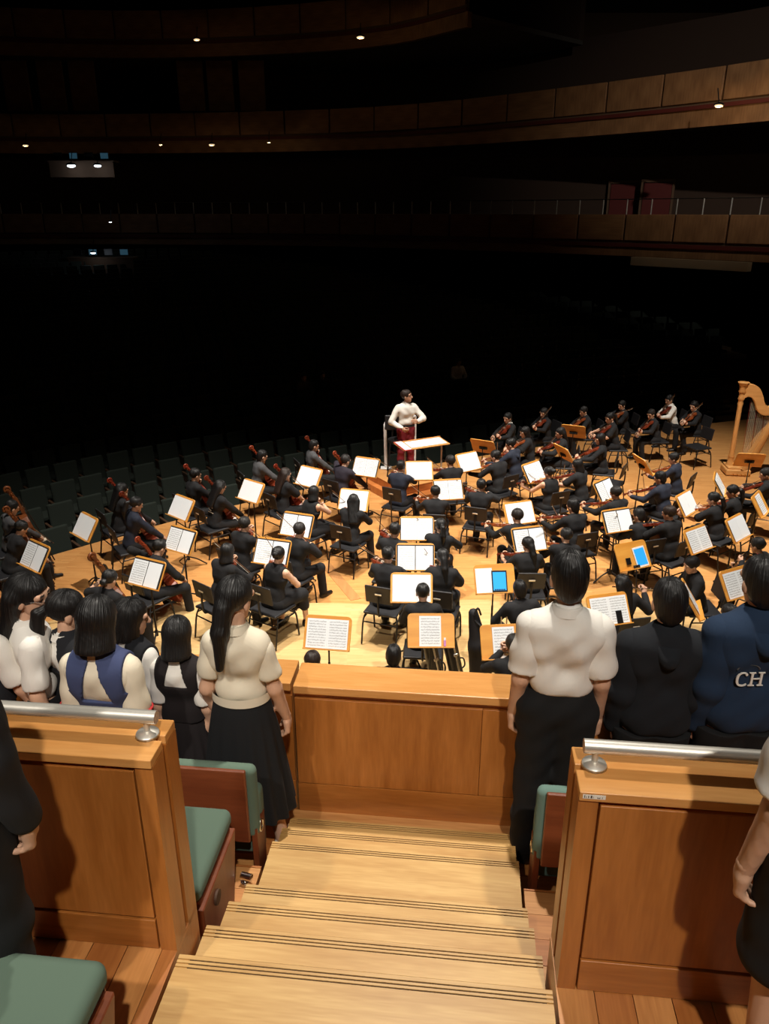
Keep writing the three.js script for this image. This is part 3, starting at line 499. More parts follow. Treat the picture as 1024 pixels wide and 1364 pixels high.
// upholstered stall seats
function stallSeat(label, u, v, y, side, o = {}) { // u, v: middle of the seat at its back; faces the stage (v+)
  const t = thing('stall_seat', label, 'seat'); place(t, u, v, y); const w = 0.5;
  const g = side < 0 ? M.green : M.greenR;
  if (o.pan) {
    const c = rb(w, 0.085, 0.46, 0.035, 0, 0.40, -0.25, 3); c.translate(0, 0, 0); part('cushion', c, g, t);
    part('cushion_seam', mg([tube([V(side * -0.246, 0.385, -0.05), V(side * -0.247, 0.385, -0.25), V(side * -0.246, 0.385, -0.45)], 0.004, 10, 5)]), M.piping, t);
    part('pan', uvm(rb(w - 0.02, 0.03, 0.42, 0.01, 0, 0.345, -0.25), 'x'), M.mahog, t);
    part('side_panel', uvm(ext([[0.02, 0.004], [0.36, 0.004], [0.45, 0.34], [0.02, 0.34]], 0.03, 0.004).rotateY(Math.PI / 2).translate(side * -0.245 - 0.015, 0, 0), 'y'), M.mahog, t);
    part('pivot_disc', new THREE.CylinderGeometry(0.032, 0.032, 0.012, 20).rotateZ(Math.PI / 2).translate(side * -0.268, 0.26, -0.16), M.seatWood, t);
  }
  if (o.back) {
    part('back_shell', uvm(rb(w - 0.02, 0.42, 0.022, 0.008, side * 0.03, 0.6, 0.0), 'x'), M.mahog, t);
    const c = rb(w + 0.01, 0.41, 0.07, 0.034, side * 0.008, 0.598, -0.048, 3); part('back_cushion', c, g, t);
    part('folded_cushion', rb(w - 0.03, 0.4, 0.09, 0.034, 0, 0.4, -0.15, 3), g, t);
    part('side_panel', uvm(ext([[0.02, 0.004], [0.13, 0.004], [0.15, 0.45], [0.02, 0.45]], 0.024, 0.003).rotateY(Math.PI / 2).translate(side * -0.225 - 0.012, 0, 0), 'y'), M.mahog, t);
    part('pivot_disc', new THREE.TorusGeometry(0.026, 0.006, 8, 20).rotateY(Math.PI / 2).translate(side * -0.244, 0.43, -0.07), M.chrome, t);
  }
  return t;
}
stallSeat('green upholstered seat pan with wooden side in the middle row left of the stairs', -1.205, 2.14, ROW2, -1, { pan: 1 });
stallSeat('green upholstered seat pan at the end of the upper row beside the person in black', -1.125, 0.90, ROW3, -1, { pan: 1 });
stallSeat('green seat with mahogany back shell behind the woman in the cream blouse', -1.145, 2.775, ROW1, -1, { back: 1 });
stallSeat('green seat with mahogany back shell behind the smallest girl', -1.69, 2.775, ROW1, -1, { back: 1 });
stallSeat('pale green seat with mahogany back shell behind the boy in the white shirt', 0.64, 2.775, ROW1, 1, { back: 1 });
{ const p = SU(-0.918, 2.62, ROW2); const t = thing('floor_stop', 'small chrome stop on the floor beside the middle row step', 'stop'); t.position.set(p.x, ROW2, p.z); t.rotation.y = -0.3;
  part('barrel', new THREE.CylinderGeometry(0.018, 0.018, 0.05, 18).rotateZ(Math.PI / 2).translate(0, 0.035, 0), M.chrome, t); part('stem', new THREE.CylinderGeometry(0.008, 0.008, 0.03, 10).translate(-0.01, 0.012, 0), M.chrome, t); part('foot', new THREE.CylinderGeometry(0.02, 0.02, 0.006, 16).translate(-0.01, 0.003, 0), M.chrome, t); }

// ───────── audience seats ─────────
const spots = [];
{
  const proto = new THREE.Group(); proto.name = 'audience_seat'; proto.userData = { category: 'seat' };
  part('backrest', new THREE.BoxGeometry(0.5, 0.58, 0.09).rotateX(-0.16).translate(0, 0.66, -0.24), M.seatCloth, proto);
  proto.children[0].geometry = rb(0.5, 0.6, 0.09, 0.035, 0, 0, 0, 2).rotateX(-0.16).translate(0, 0.66, -0.24);
  part('seat', rb(0.48, 0.1, 0.42, 0.035, 0, 0.40, 0.0, 2), M.seatCloth, proto);
  part('armrest', mg([bx(0.05, 0.05, 0.4, 0.27, 0.6, -0.05), bx(0.035, 0.6, 0.3, 0.27, 0.3, -0.05)]), M.seatWood, proto);
  const tot = edge.getLength();
  for (let r = 0; r < 30; r++) {
    const off = 1.5 + r * 0.98, y = -1.2 + Math.min(0.09 * r, 0.35) + Math.max(0, r - 4) * 0.13; const step = 0.58;
    let last = null;
    for (let s = 0; s < tot; s += 0.02) {
      const q = Math.min(1, s / tot), p = edge.getPointAt(q), tg = edge.getTangentAt(q); const n = V(tg.z, 0, -tg.x); if (n.z > 0) n.negate();
      const P = p.clone().addScaledVector(n, off); P.y = y; if (last && last.distanceTo(P) < step) continue; last = P;
      const v = P.clone().add(V(0, 0.6, 0)); const c = v.sub(V(0, H, 0)), z = c.dot(FW); if (z < 1) continue; const px = 512 + F * c.x / z, py = 682 - F * c.dot(UP) / z; if (px < -25 || px > 960 || py < 330) continue;
      spots.push({ P, a: Math.atan2(-n.x, -n.z), r, d: P.distanceTo(V(0, H, 0)), px, py });
    }
  }
  spots.sort((a, b) => a.d - b.d);
  const words = ['first', 'second', 'third', 'fourth', 'fifth', 'sixth', 'seventh', 'eighth', 'ninth', 'tenth', 'eleventh', 'twelfth', 'thirteenth'];
  spots.slice(0, 300).forEach(q => { const c = copyThing(proto, 'dark upholstered audience seat in the ' + (words[q.r] ?? 'rear') + ' row below the platform', 'audience seats in the ' + (words[q.r] ?? 'rear') + ' row'); c.position.copy(q.P); c.rotation.y = q.a; });
  const rest = spots.slice(300), gm = mg([proto.children[0].geometry, proto.children[1].geometry].map(g => g.clone()));
  const im = new THREE.InstancedMesh(gm, M.seatCloth, rest.length); im.name = 'audience_seats'; im.castShadow = im.receiveShadow = true; im.userData = { kind: 'stuff', label: 'rows of dark empty audience seats far back in the unlit hall', category: 'seats' };
  rest.forEach((q, i) => im.setMatrixAt(i, new THREE.Matrix4().compose(q.P, new THREE.Quaternion().setFromAxisAngle(V(0, 1, 0), q.a), V(1, 1, 1)))); scene.add(im);
  // stepped floor under the rows
  const st = struct('floor', null, null, 'dark stepped floor under the audience seats', 'floor');
  for (let r = 0; r < 30; r++) {
    const y = -1.2 + Math.min(0.09 * r, 0.35) + Math.max(0, r - 4) * 0.13, pos = [], idx = [], N = 40;
    for (let i = 0; i <= N; i++) for (const o of [0, 1]) { const q = i / N, p = edge.getPointAt(q), tg = edge.getTangentAt(q); const n = V(tg.z, 0, -tg.x); if (n.z > 0) n.negate(); const P = p.clone().addScaledVector(n, (r === 0 ? 0.02 : 1.0 + r * 0.98) + o * (r === 0 ? 1.97 : 0.99)); pos.push(P.x, y, P.z, P.x, y - 0.25, P.z); }
    for (let i = 0; i < N; i++) { const a = i * 4, b = a + 4; idx.push(a, a + 2, b, b, a + 2, b + 2, a, b, a + 1, b, b + 1, a + 1); }
    const g = new THREE.BufferGeometry(); g.setAttribute('position', new THREE.Float32BufferAttribute(pos, 3)); g.setIndex(idx); g.computeVertexNormals(); part('step', g.toNonIndexed(), M.hallFloor, st); st.children.at(-1).geometry.computeVertexNormals();
  }
}

// ───────── balconies ─────────
const hz = (px, D) => V((px - 512) / F * Math.cos(PITCH) * D, 0, -D); // pixel column at eye level, plan distance
function balcony(label, list, yTop, hPanel, o = {}) {
  const s = struct('balcony', null, null, label, 'balcony'); const c = new THREE.CatmullRomCurve3(list.map(([p, D]) => hz(p, D)), false, 'centripetal'), Lg = c.getLength(), n = Math.round(Lg / (o.pitch ?? 2.4));
  const wall = (d0, d1, ya, yb, mat, nm) => { // continuous band following the curve, from offset d0 to d1 behind the front
    const N = n * 2, pos = [], idx = []; for (let i = 0; i <= N; i++) { const p = c.getPointAt(i / N), t = c.getTangentAt(i / N), q = V(-t.z, 0, t.x); if (q.z > 0) q.negate(); const a = p.clone().addScaledVector(q, d0), b = p.clone().addScaledVector(q, d1); pos.push(a.x, ya, a.z, a.x, yb, a.z, b.x, yb, b.z, b.x, ya, b.z); }
    for (let i = 0; i < N; i++) { const a = i * 4, b = a + 4; for (let k = 0; k < 4; k++) { const k2 = (k + 1) % 4; idx.push(a + k, b + k, a + k2, b + k, b + k2, a + k2); } } idx.push(0, 1, 2, 0, 2, 3); const e = N * 4; idx.push(e, e + 2, e + 1, e, e + 3, e + 2);
    let g = new THREE.BufferGeometry(); g.setAttribute('position', new THREE.Float32BufferAttribute(pos, 3)); g.setIndex(idx); g = g.toNonIndexed(); g.computeVertexNormals(); return part(nm, uvm(g), mat, s);
  };
  for (let i = 0; i < n; i++) { // one front panel after another
    const a = c.getPointAt(i / n), b = c.getPointAt((i + 1) / n), d = b.clone().sub(a), L = d.length(), g = rb(L - 0.09, hPanel, 0.1, 0.02, 0, 0, 0, 1); g.rotateY(-Math.atan2(d.z, d.x)); g.translate((a.x + b.x) / 2, yTop - hPanel / 2, (a.z + b.z) / 2); part('front_panel', uvm(g), M.balcony, s);
  }
  wall(0.06, 0.2, yTop - hPanel - 0.1, yTop - 0.06, M.hallWall, 'backing'); wall(-0.02, 0.2, yTop - hPanel - 0.24, yTop - hPanel - 0.1, M.redStrip, 'red_band');
  if (o.lower) wall(o.lowerIn ?? 0.1, 0.4, yTop - hPanel - 0.24 - o.lower, yTop - hPanel - 0.24, M.balcony, 'lower_band');
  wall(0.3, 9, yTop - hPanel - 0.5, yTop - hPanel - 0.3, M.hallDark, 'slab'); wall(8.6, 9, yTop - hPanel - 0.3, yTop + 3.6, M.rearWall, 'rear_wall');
  if (o.rail) { const N = n * 2; for (let i = 0; i <= N; i++) { const p = c.getPointAt(i / N); part('rail_post', new THREE.CylinderGeometry(0.025, 0.025, o.rail, 6).translate(p.x, yTop + o.rail / 2, p.z), M.steel, s); } const pts = c.getSpacedPoints(n * 2).map(p => V(p.x, yTop + o.rail, p.z)); part('rail', tube(pts, 0.018, n * 3, 5), M.blackMetal, s); }
  return { c, s };
}
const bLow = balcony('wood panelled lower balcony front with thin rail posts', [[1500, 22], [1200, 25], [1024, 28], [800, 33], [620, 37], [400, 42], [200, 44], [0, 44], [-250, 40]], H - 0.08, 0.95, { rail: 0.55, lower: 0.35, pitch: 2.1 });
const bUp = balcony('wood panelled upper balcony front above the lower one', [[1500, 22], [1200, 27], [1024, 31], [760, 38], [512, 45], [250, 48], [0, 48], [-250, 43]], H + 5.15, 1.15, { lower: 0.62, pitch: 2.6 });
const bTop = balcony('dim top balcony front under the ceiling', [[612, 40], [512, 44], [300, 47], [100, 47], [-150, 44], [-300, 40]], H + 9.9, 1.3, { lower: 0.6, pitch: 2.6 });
{ // bright underside ledge of the lower balcony
  const a = hz(850, 31.2), b = hz(1010, 27.6), d = b.clone().sub(a), g = bx(d.length(), 0.3, 0.3); g.rotateY(-Math.atan2(d.z, d.x)); g.translate((a.x + b.x) / 2, H - 1.75, (a.z + b.z) / 2); part('under_ledge', g, M.ledge, bLow.s, 'pale ledge under the balcony'); }
// red doors at the back of the lower balcony
[[828, 41.4], [872, 39.8]].forEach(([p, D], i) => { const a = hz(p, D); const dr = struct('door_' + (i + 1), null, null, i ? 'dim red door at the back of the lower balcony next to the side wall' : 'dim red door at the back of the lower balcony', 'door'); dr.position.set(a.x, H - 1.3, a.z); dr.rotation.y = -0.45; part('leaf', rb(1.3, 2.6, 0.08, 0.02, 0, 1.3, 0, 1), M.redDoor, dr); part('frame', mg([bx(0.1, 2.75, 0.14, -0.72, 1.37, 0), bx(0.1, 2.75, 0.14, 0.72, 1.37, 0), bx(1.54, 0.12, 0.14, 0, 2.7, 0)]), M.hallWall, dr); });
// small lamps seen in the dark hall
function tinyLamp(label, px, py, D, mat, r, cd, col, name = 'work_lamp') {
  const p = atDist(px, py, D), t = thing(name, label, 'lamp'); t.position.copy(p);
  part('glow', ell2(r * 1.6, r * 0.55, r, 0, 0, 0), mat, t); part('shade', lathe([[0.001, r * 1.2], [r * 1.4, r * 0.9], [r * 1.9, r * 0.3]], 12), M.lampCan, t); part('stem', rod(V(0, r, -0.02), V(0, r + 0.5, -0.3), 0.02), M.lampCan, t);
  if (cd) { const l = new THREE.PointLight(col, cd, 0, 2); l.position.set(p.x, p.y - r * 1.2, p.z + 0.1); l.castShadow = true; scene.add(l); }
}
tinyLamp('bright white desk lamp in the control room window nearer the wall', 95, 221, 40, M.smallGlow, 0.13, 0.4, 0xdfeeff);
tinyLamp('bright white desk lamp in the control room window beside its twin', 130, 221, 40, M.smallGlow, 0.11, 0.4, 0xdfeeff);
tinyLamp('small white lamp over the mixing desk under the lower balcony', 124, 337, 38, M.smallGlow, 0.08, 0.2, 0xdfeeff);
tinyLamp('tiny white lamp on the lower balcony front above the mixing desk', 147, 296, 40, M.smallGlow, 0.045, 0, 0);
tinyLamp('warm uplighter glowing on the end of the top balcony', 480, 50, 40, M.warmGlow, 0.11, 1.5, 0xffd9a0, 'balcony_lamp');
tinyLamp('warm downlight under the upper balcony near the side wall', 957, 141, 31, M.warmGlow, 0.1, 3, 0xffd9a0, 'balcony_lamp');
for (const [i, [px, py, D]] of [[34, 194, 45], [214, 193, 45], [282, 193, 45], [358, 190, 45], [262, 53, 44]].entries()) tinyLamp(['dim downlight under the upper balcony above the control room', 'small downlight under the upper balcony right of the control room', 'dim downlight under the middle of the upper balcony', 'small downlight under the upper balcony far from the control room', 'dim downlight under the top balcony'][i], px, py, D, M.warmGlow, i % 2 ? 0.06 : 0.1, 0.4, 0xffd9a0, 'balcony_lamp');
{ // mixing desk with screens at the back of the stalls and in the control room
  for (const [px, py, D, lb] of [[110, 207, 41, 'control room desk with faint screens behind the upper balcony'], [135, 327, 39, 'mixing desk with small screens under the lower balcony']]) {
    const p = atDist(px, py, D), t = thing('control_desk', lb, 'desk'); t.position.set(p.x, p.y - (py > 300 ? 1.28 : 1.0), p.z);
    part('desk_top', rb(3.2, 0.08, 0.8, 0.02, 0, 0.72, 0), M.hallWall, t); part('front', bx(3.1, 0.7, 0.05, 0, 0.36, 0.35), M.hallWall, t);
    for (let i = 0; i < 4; i++) { const s = part('screen', rb(0.42, 0.3, 0.04, 0.01, -1.2 + i * 0.75, 0.98, 0.0), M.bezel, t); part('display', bx(0.37, 0.25, 0.006, -1.2 + i * 0.75, 0.98, 0.023), i % 2 ? M.blueGlow : M.bezel, s); }
  }
}
// pale wall panels dimly seen at the back of the top gallery
for (const [i, px] of [48, 92, 132, 268, 305, 345].entries()) { const a = hz(px, 50.5); const m = struct('trim_' + (i + 1), uvm(rb(1.5, 4.2, 0.2, 0.05, a.x, H + 7.6, a.z, 1)), M.balcony, 'pale upright wall panel in the dark gallery', 'panel'); }
// ───────── furniture of the platform ─────────
const chairProto = (() => {
  const t = new THREE.Group(); t.name = 'orchestra_chair'; t.userData = { category: 'chair' };
  const s = rb(0.43, 0.035, 0.41, 0.016, 0, 0.435, 0, 2); part('seat', s, M.blackPlastic, t);
  const b = rb(0.42, 0.25, 0.022, 0.01, 0, 0, 0, 2); { const p = b.attributes.position; for (let i = 0; i < p.count; i++) { const x = p.getX(i), y = p.getY(i); const k = 1 - 0.18 * Math.max(0, Math.abs(y) - 0.07) / 0.055 * (Math.abs(x) > 0.18 ? 1 : 0); p.setXYZ(i, x * (k > 0.6 ? k : 0.6), y, p.getZ(i) + x * x * 0.55); } b.computeVertexNormals(); } b.rotateX(-0.18); b.translate(0, 0.71, -0.235); part('backrest', b, M.blackPlastic, t);
  part('hand_slot', rb(0.085, 0.022, 0.006, 0.003, 0, 0, 0, 1).rotateX(-0.18).translate(0, 0.735, -0.253), M.steel, t);
  part('back_support', mg([tube([V(0, 0.42, -0.1), V(0, 0.43, -0.22), V(0, 0.53, -0.245), V(0, 0.7, -0.247)], 0.014, 10, 6), bx(0.1, 0.03, 0.2, 0, 0.405, -0.05)]), M.blackMetal, t);
  for (const sx of [-1, 1]) {
    part('leg', tube([V(sx * 0.19, 0.41, 0.13), V(sx * 0.215, 0.36, 0.17), V(sx * 0.225, 0.01, 0.22)], 0.0115, 8, 6), M.blackMetal, t);
    part('leg', tube([V(sx * 0.19, 0.41, -0.13), V(sx * 0.215, 0.36, -0.17), V(sx * 0.225, 0.01, -0.24)], 0.0115, 8, 6), M.blackMetal, t);
    part('side_rail', rod(V(sx * 0.215, 0.35, 0.17), V(sx * 0.215, 0.35, -0.17), 0.009), M.blackMetal, t);
  }
  part('crossbar', rod(V(-0.218, 0.3, -0.185), V(0.218, 0.3, -0.185), 0.009), M.blackMetal, t);
  return t;
})();
const TILT = 33 * DEG;
const deskShape = (w, h, r) => { const s = new THREE.Shape(), a = w / 2, b = h / 2; s.moveTo(-a, -b); s.lineTo(a, -b); s.lineTo(a, b - r); s.quadraticCurveTo(a, b, a - r, b); s.lineTo(-a + r, b); s.quadraticCurveTo(-a, b, -a, b - r); s.closePath(); return new THREE.ExtrudeGeometry(s, { depth: 0.012, bevelEnabled: true, bevelSize: 0.003, bevelThickness: 0.003, bevelSegments: 1, curveSegments: 5 }); };
const DESK_Y = 1.0;
const standProto = (() => {
  const t = new THREE.Group(); t.name = 'music_stand'; t.userData = { category: 'music stand' };
  const tilt = g => { g.rotateX(-TILT); g.translate(0, DESK_Y, 0); return g; };
  part('desk', uvm(tilt(deskShape(0.48, 0.35, 0.05).translate(0, 0, -0.018))), M.desk, t);
  part('lip', uvm(tilt(rb(0.48, 0.012, 0.055, 0.003, 0, -0.172, 0.018, 1))), M.desk, t);
  part('tilt_bracket', tilt(mg([bx(0.16, 0.05, 0.03, 0, -0.02, -0.035), new THREE.CylinderGeometry(0.018, 0.018, 0.1, 8).rotateZ(Math.PI / 2).translate(0, -0.02, -0.05)])), M.blackMetal, t);
  const px = 0, pz = -0.045; part('pole', mg([rod(V(px, 0.12, pz), V(px, 0.62, pz), 0.013), rod(V(px, 0.6, pz), V(px, DESK_Y - 0.02, pz), 0.0095)]), M.blackMetal, t);
  part('hub', new THREE.CylinderGeometry(0.022, 0.022, 0.07, 10).translate(px, 0.15, pz), M.blackMetal, t);
  for (let i = 0; i < 3; i++) { const a = i * 2.094 + 0.5; part('leg', tube([V(px, 0.17, pz), V(px + Math.sin(a) * 0.12, 0.12, pz + Math.cos(a) * 0.12), V(px + Math.sin(a) * 0.27, 0.012, pz + Math.cos(a) * 0.27)], 0.011, 8, 6), M.blackMetal, t); }
  return t;
})();
function scoreTexture(seedN, lines) {
  const cv = document.createElement('canvas'); cv.width = 256; cv.height = 352; const x = cv.getContext('2d'); x.fillStyle = '#e1e5e8'; x.fillRect(0, 0, 256, 352); let q = seedN * 7919; const R = () => (q = (q * 16807 + 11) % 2147483647) / 2147483647;
  if (lines) for (let s = 0; s < 10; s++) { const y0 = 26 + s * 32; x.fillStyle = '#8a8c90'; for (let l = 0; l < 5; l++) x.fillRect(18, y0 + l * 3.6, 220, 0.9); x.fillStyle = '#2a2b30'; for (let n = 0; n < 26; n++) { const xx = 24 + n * 8.3 + R() * 3, yy = y0 + R() * 14; if (R() < 0.72) { x.fillRect(xx, yy, 4, 3); x.fillRect(xx + 3.4, yy - 9, 1, 10); } } }
  const t = new THREE.CanvasTexture(cv); t.colorSpace = THREE.SRGBColorSpace; return t;
}
const PAGE = [1, 2, 3].map(i => std(0xffffff, 0.85, 0, { map: scoreTexture(i, true) }));
function sheet(style) { // lies on the desk plane: x right, y up the desk, z out of it
  const t = new THREE.Group(); t.name = 'sheet_music'; t.userData = { category: 'sheet music' }; const y0 = -0.16; // bottom rests on the lip
  const pg = (x, w, h, m, ry = 0, rz = 0) => { const g = new THREE.BoxGeometry(w, h, 0.003); g.rotateY(ry); g.rotateZ(rz); g.translate(x, y0 + h / 2, 0.006 + Math.abs(Math.sin(ry)) * w / 2); part('page', g, m, t); };
  if (style === 'folder') { part('folder', rb(0.47, 0.315, 0.006, 0.002, 0, y0 + 0.1575, 0.002, 1), M.folder, t); pg(-0.112, 0.212, 0.298, PAGE[0], 0.03); pg(0.112, 0.212, 0.298, M.paper, -0.03); }
  if (style === 'open') { part('folder', rb(0.47, 0.31, 0.005, 0.002, 0, y0 + 0.155, 0.002, 1), M.folder, t); pg(-0.112, 0.218, 0.304, PAGE[2], 0.03); pg(0.112, 0.218, 0.304, PAGE[1], -0.03); }
  if (style === 'blank') { pg(-0.11, 0.219, 0.31, M.paper, 0.03); pg(0.11, 0.219, 0.31, M.paper, -0.03); }
  if (style === 'single') pg(-0.01, 0.225, 0.31, PAGE[0]);
  if (style === 'double') { pg(-0.108, 0.215, 0.3, PAGE[1], 0.02); pg(0.108, 0.215, 0.3, PAGE[2], -0.02); }
  if (style === 'leftpage') pg(-0.13, 0.2, 0.29, M.paper);
  return t;
}
const sheetProto = {}; for (const k of ['folder', 'open', 'blank', 'single', 'double', 'leftpage']) sheetProto[k] = sheet(k);

// ───────── instruments shared by the players ─────────
const tmpl = {}; const drop = o => { scene.remove(o); return o; };
tmpl.violin = [0, 1, 2].map(i => drop(stringInstrument('violin', '', 'violin', 0.355, 0.032, M.varnish[i]))); taken.violin = undefined;
tmpl.viola = [0, 1].map(i => drop(stringInstrument('viola', '', 'viola', 0.405, 0.036, M.varnish[i]))); taken.viola = undefined;
tmpl.cello = [0, 1, 2].map(i => drop(stringInstrument('cello', '', 'cello', 0.74, 0.12, M.cello[i], { endpin: 0.3, neck: 0.3 }))); taken.cello = undefined;
tmpl.bass = [drop(stringInstrument('double_bass', '', 'double bass', 0.94, 0.16, M.bass, { endpin: 0.1, neck: 0.3 }))]; taken.double_bass = undefined;
tmpl.bow = drop(bowThing('', 1)); taken.instrument_bow = undefined;
function woodwind(name, category, L, mat) { // mouthpiece at 0, bell along +y
  const t = new THREE.Group(); t.name = name; t.userData = { category };
  part('tube', lathe([[0.003, 0], [0.006, 0.03], [0.011, 0.08], [0.013, L * 0.5], [0.014, L * 0.85], [0.03, L], [0.026, L], [0.012, L * 0.86]], 12), mat, t);
  part('keywork', mg([...Array(9)].map((_, i) => new THREE.CylinderGeometry(0.007, 0.007, 0.006, 8).rotateX(Math.PI / 2).translate((i % 2 ? 0.004 : -0.004), L * (0.22 + i * 0.068), 0.016)).concat([rod(V(0.012, L * 0.2, 0.008), V(0.012, L * 0.8, 0.008), 0.0025, 0.0025, 5)])), M.chrome, t); return t;
}
tmpl.clarinet = woodwind('clarinet', 'clarinet', 0.62, M.ebony); tmpl.oboe = woodwind('oboe', 'oboe', 0.58, M.ebony);
tmpl.flute = (() => { const t = new THREE.Group(); t.name = 'flute'; t.userData = { category: 'flute' }; part('tube', rod(V(0, -0.05, 0), V(0, 0.62, 0), 0.0095), M.chrome, t); part('keywork', mg([...Array(10)].map((_, i) => new THREE.CylinderGeometry(0.008, 0.008, 0.006, 8).rotateX(Math.PI / 2).translate(0, 0.2 + i * 0.038, 0.011))), M.chrome, t); return t; })();
tmpl.horn = (() => { const t = new THREE.Group(); t.name = 'french_horn'; t.userData = { category: 'horn' };
  part('coil', mg([new THREE.TorusGeometry(0.14, 0.012, 8, 36), new THREE.TorusGeometry(0.115, 0.01, 8, 32).translate(0, 0.01, 0.02), new THREE.TorusGeometry(0.07, 0.009, 8, 24).translate(0.02, 0, 0.02)]), M.brass, t);
  part('bell', lathe([[0.014, 0], [0.022, 0.08], [0.04, 0.16], [0.085, 0.22], [0.15, 0.245], [0.145, 0.24], [0.08, 0.212], [0.036, 0.155]], 28).rotateZ(-1.9).translate(-0.08, -0.1, -0.01), M.brass, t);
  part('leadpipe', tube([V(0.1, 0.1, 0), V(0.12, 0.2, 0.01), V(0.04, 0.3, 0.01)], 0.007, 12, 6), M.brass, t); part('valves', mg([0, 1, 2].map(i => new THREE.CylinderGeometry(0.018, 0.018, 0.05, 12).rotateX(Math.PI / 2).translate(0.02 + i * 0.04, 0.02, 0.03))), M.chrome, t); return t; })();
tmpl.trumpet = (() => { const t = new THREE.Group(); t.name = 'trumpet'; t.userData = { category: 'trumpet' }; // mouthpiece 0, bell +y
  part('tubing', mg([rod(V(0, 0, 0), V(0, 0.3, 0), 0.006), tube([V(0, 0.3, 0), V(0, 0.33, -0.03), V(0, 0.3, -0.06), V(0, 0.1, -0.06), V(0, 0.06, -0.03)], 0.006, 24, 6), rod(V(0, 0.06, -0.03), V(0, 0.3, -0.03), 0.006)]), M.chrome, t);
  part('bell', lathe([[0.006, 0.28], [0.01, 0.36], [0.022, 0.43], [0.062, 0.48], [0.058, 0.478], [0.018, 0.42]], 24), M.chrome, t); part('valves', mg([0.14, 0.165, 0.19].map(y => new THREE.CylinderGeometry(0.011, 0.011, 0.11, 10).rotateX(Math.PI / 2).translate(0, y, -0.025))), M.chrome, t); return t; })();

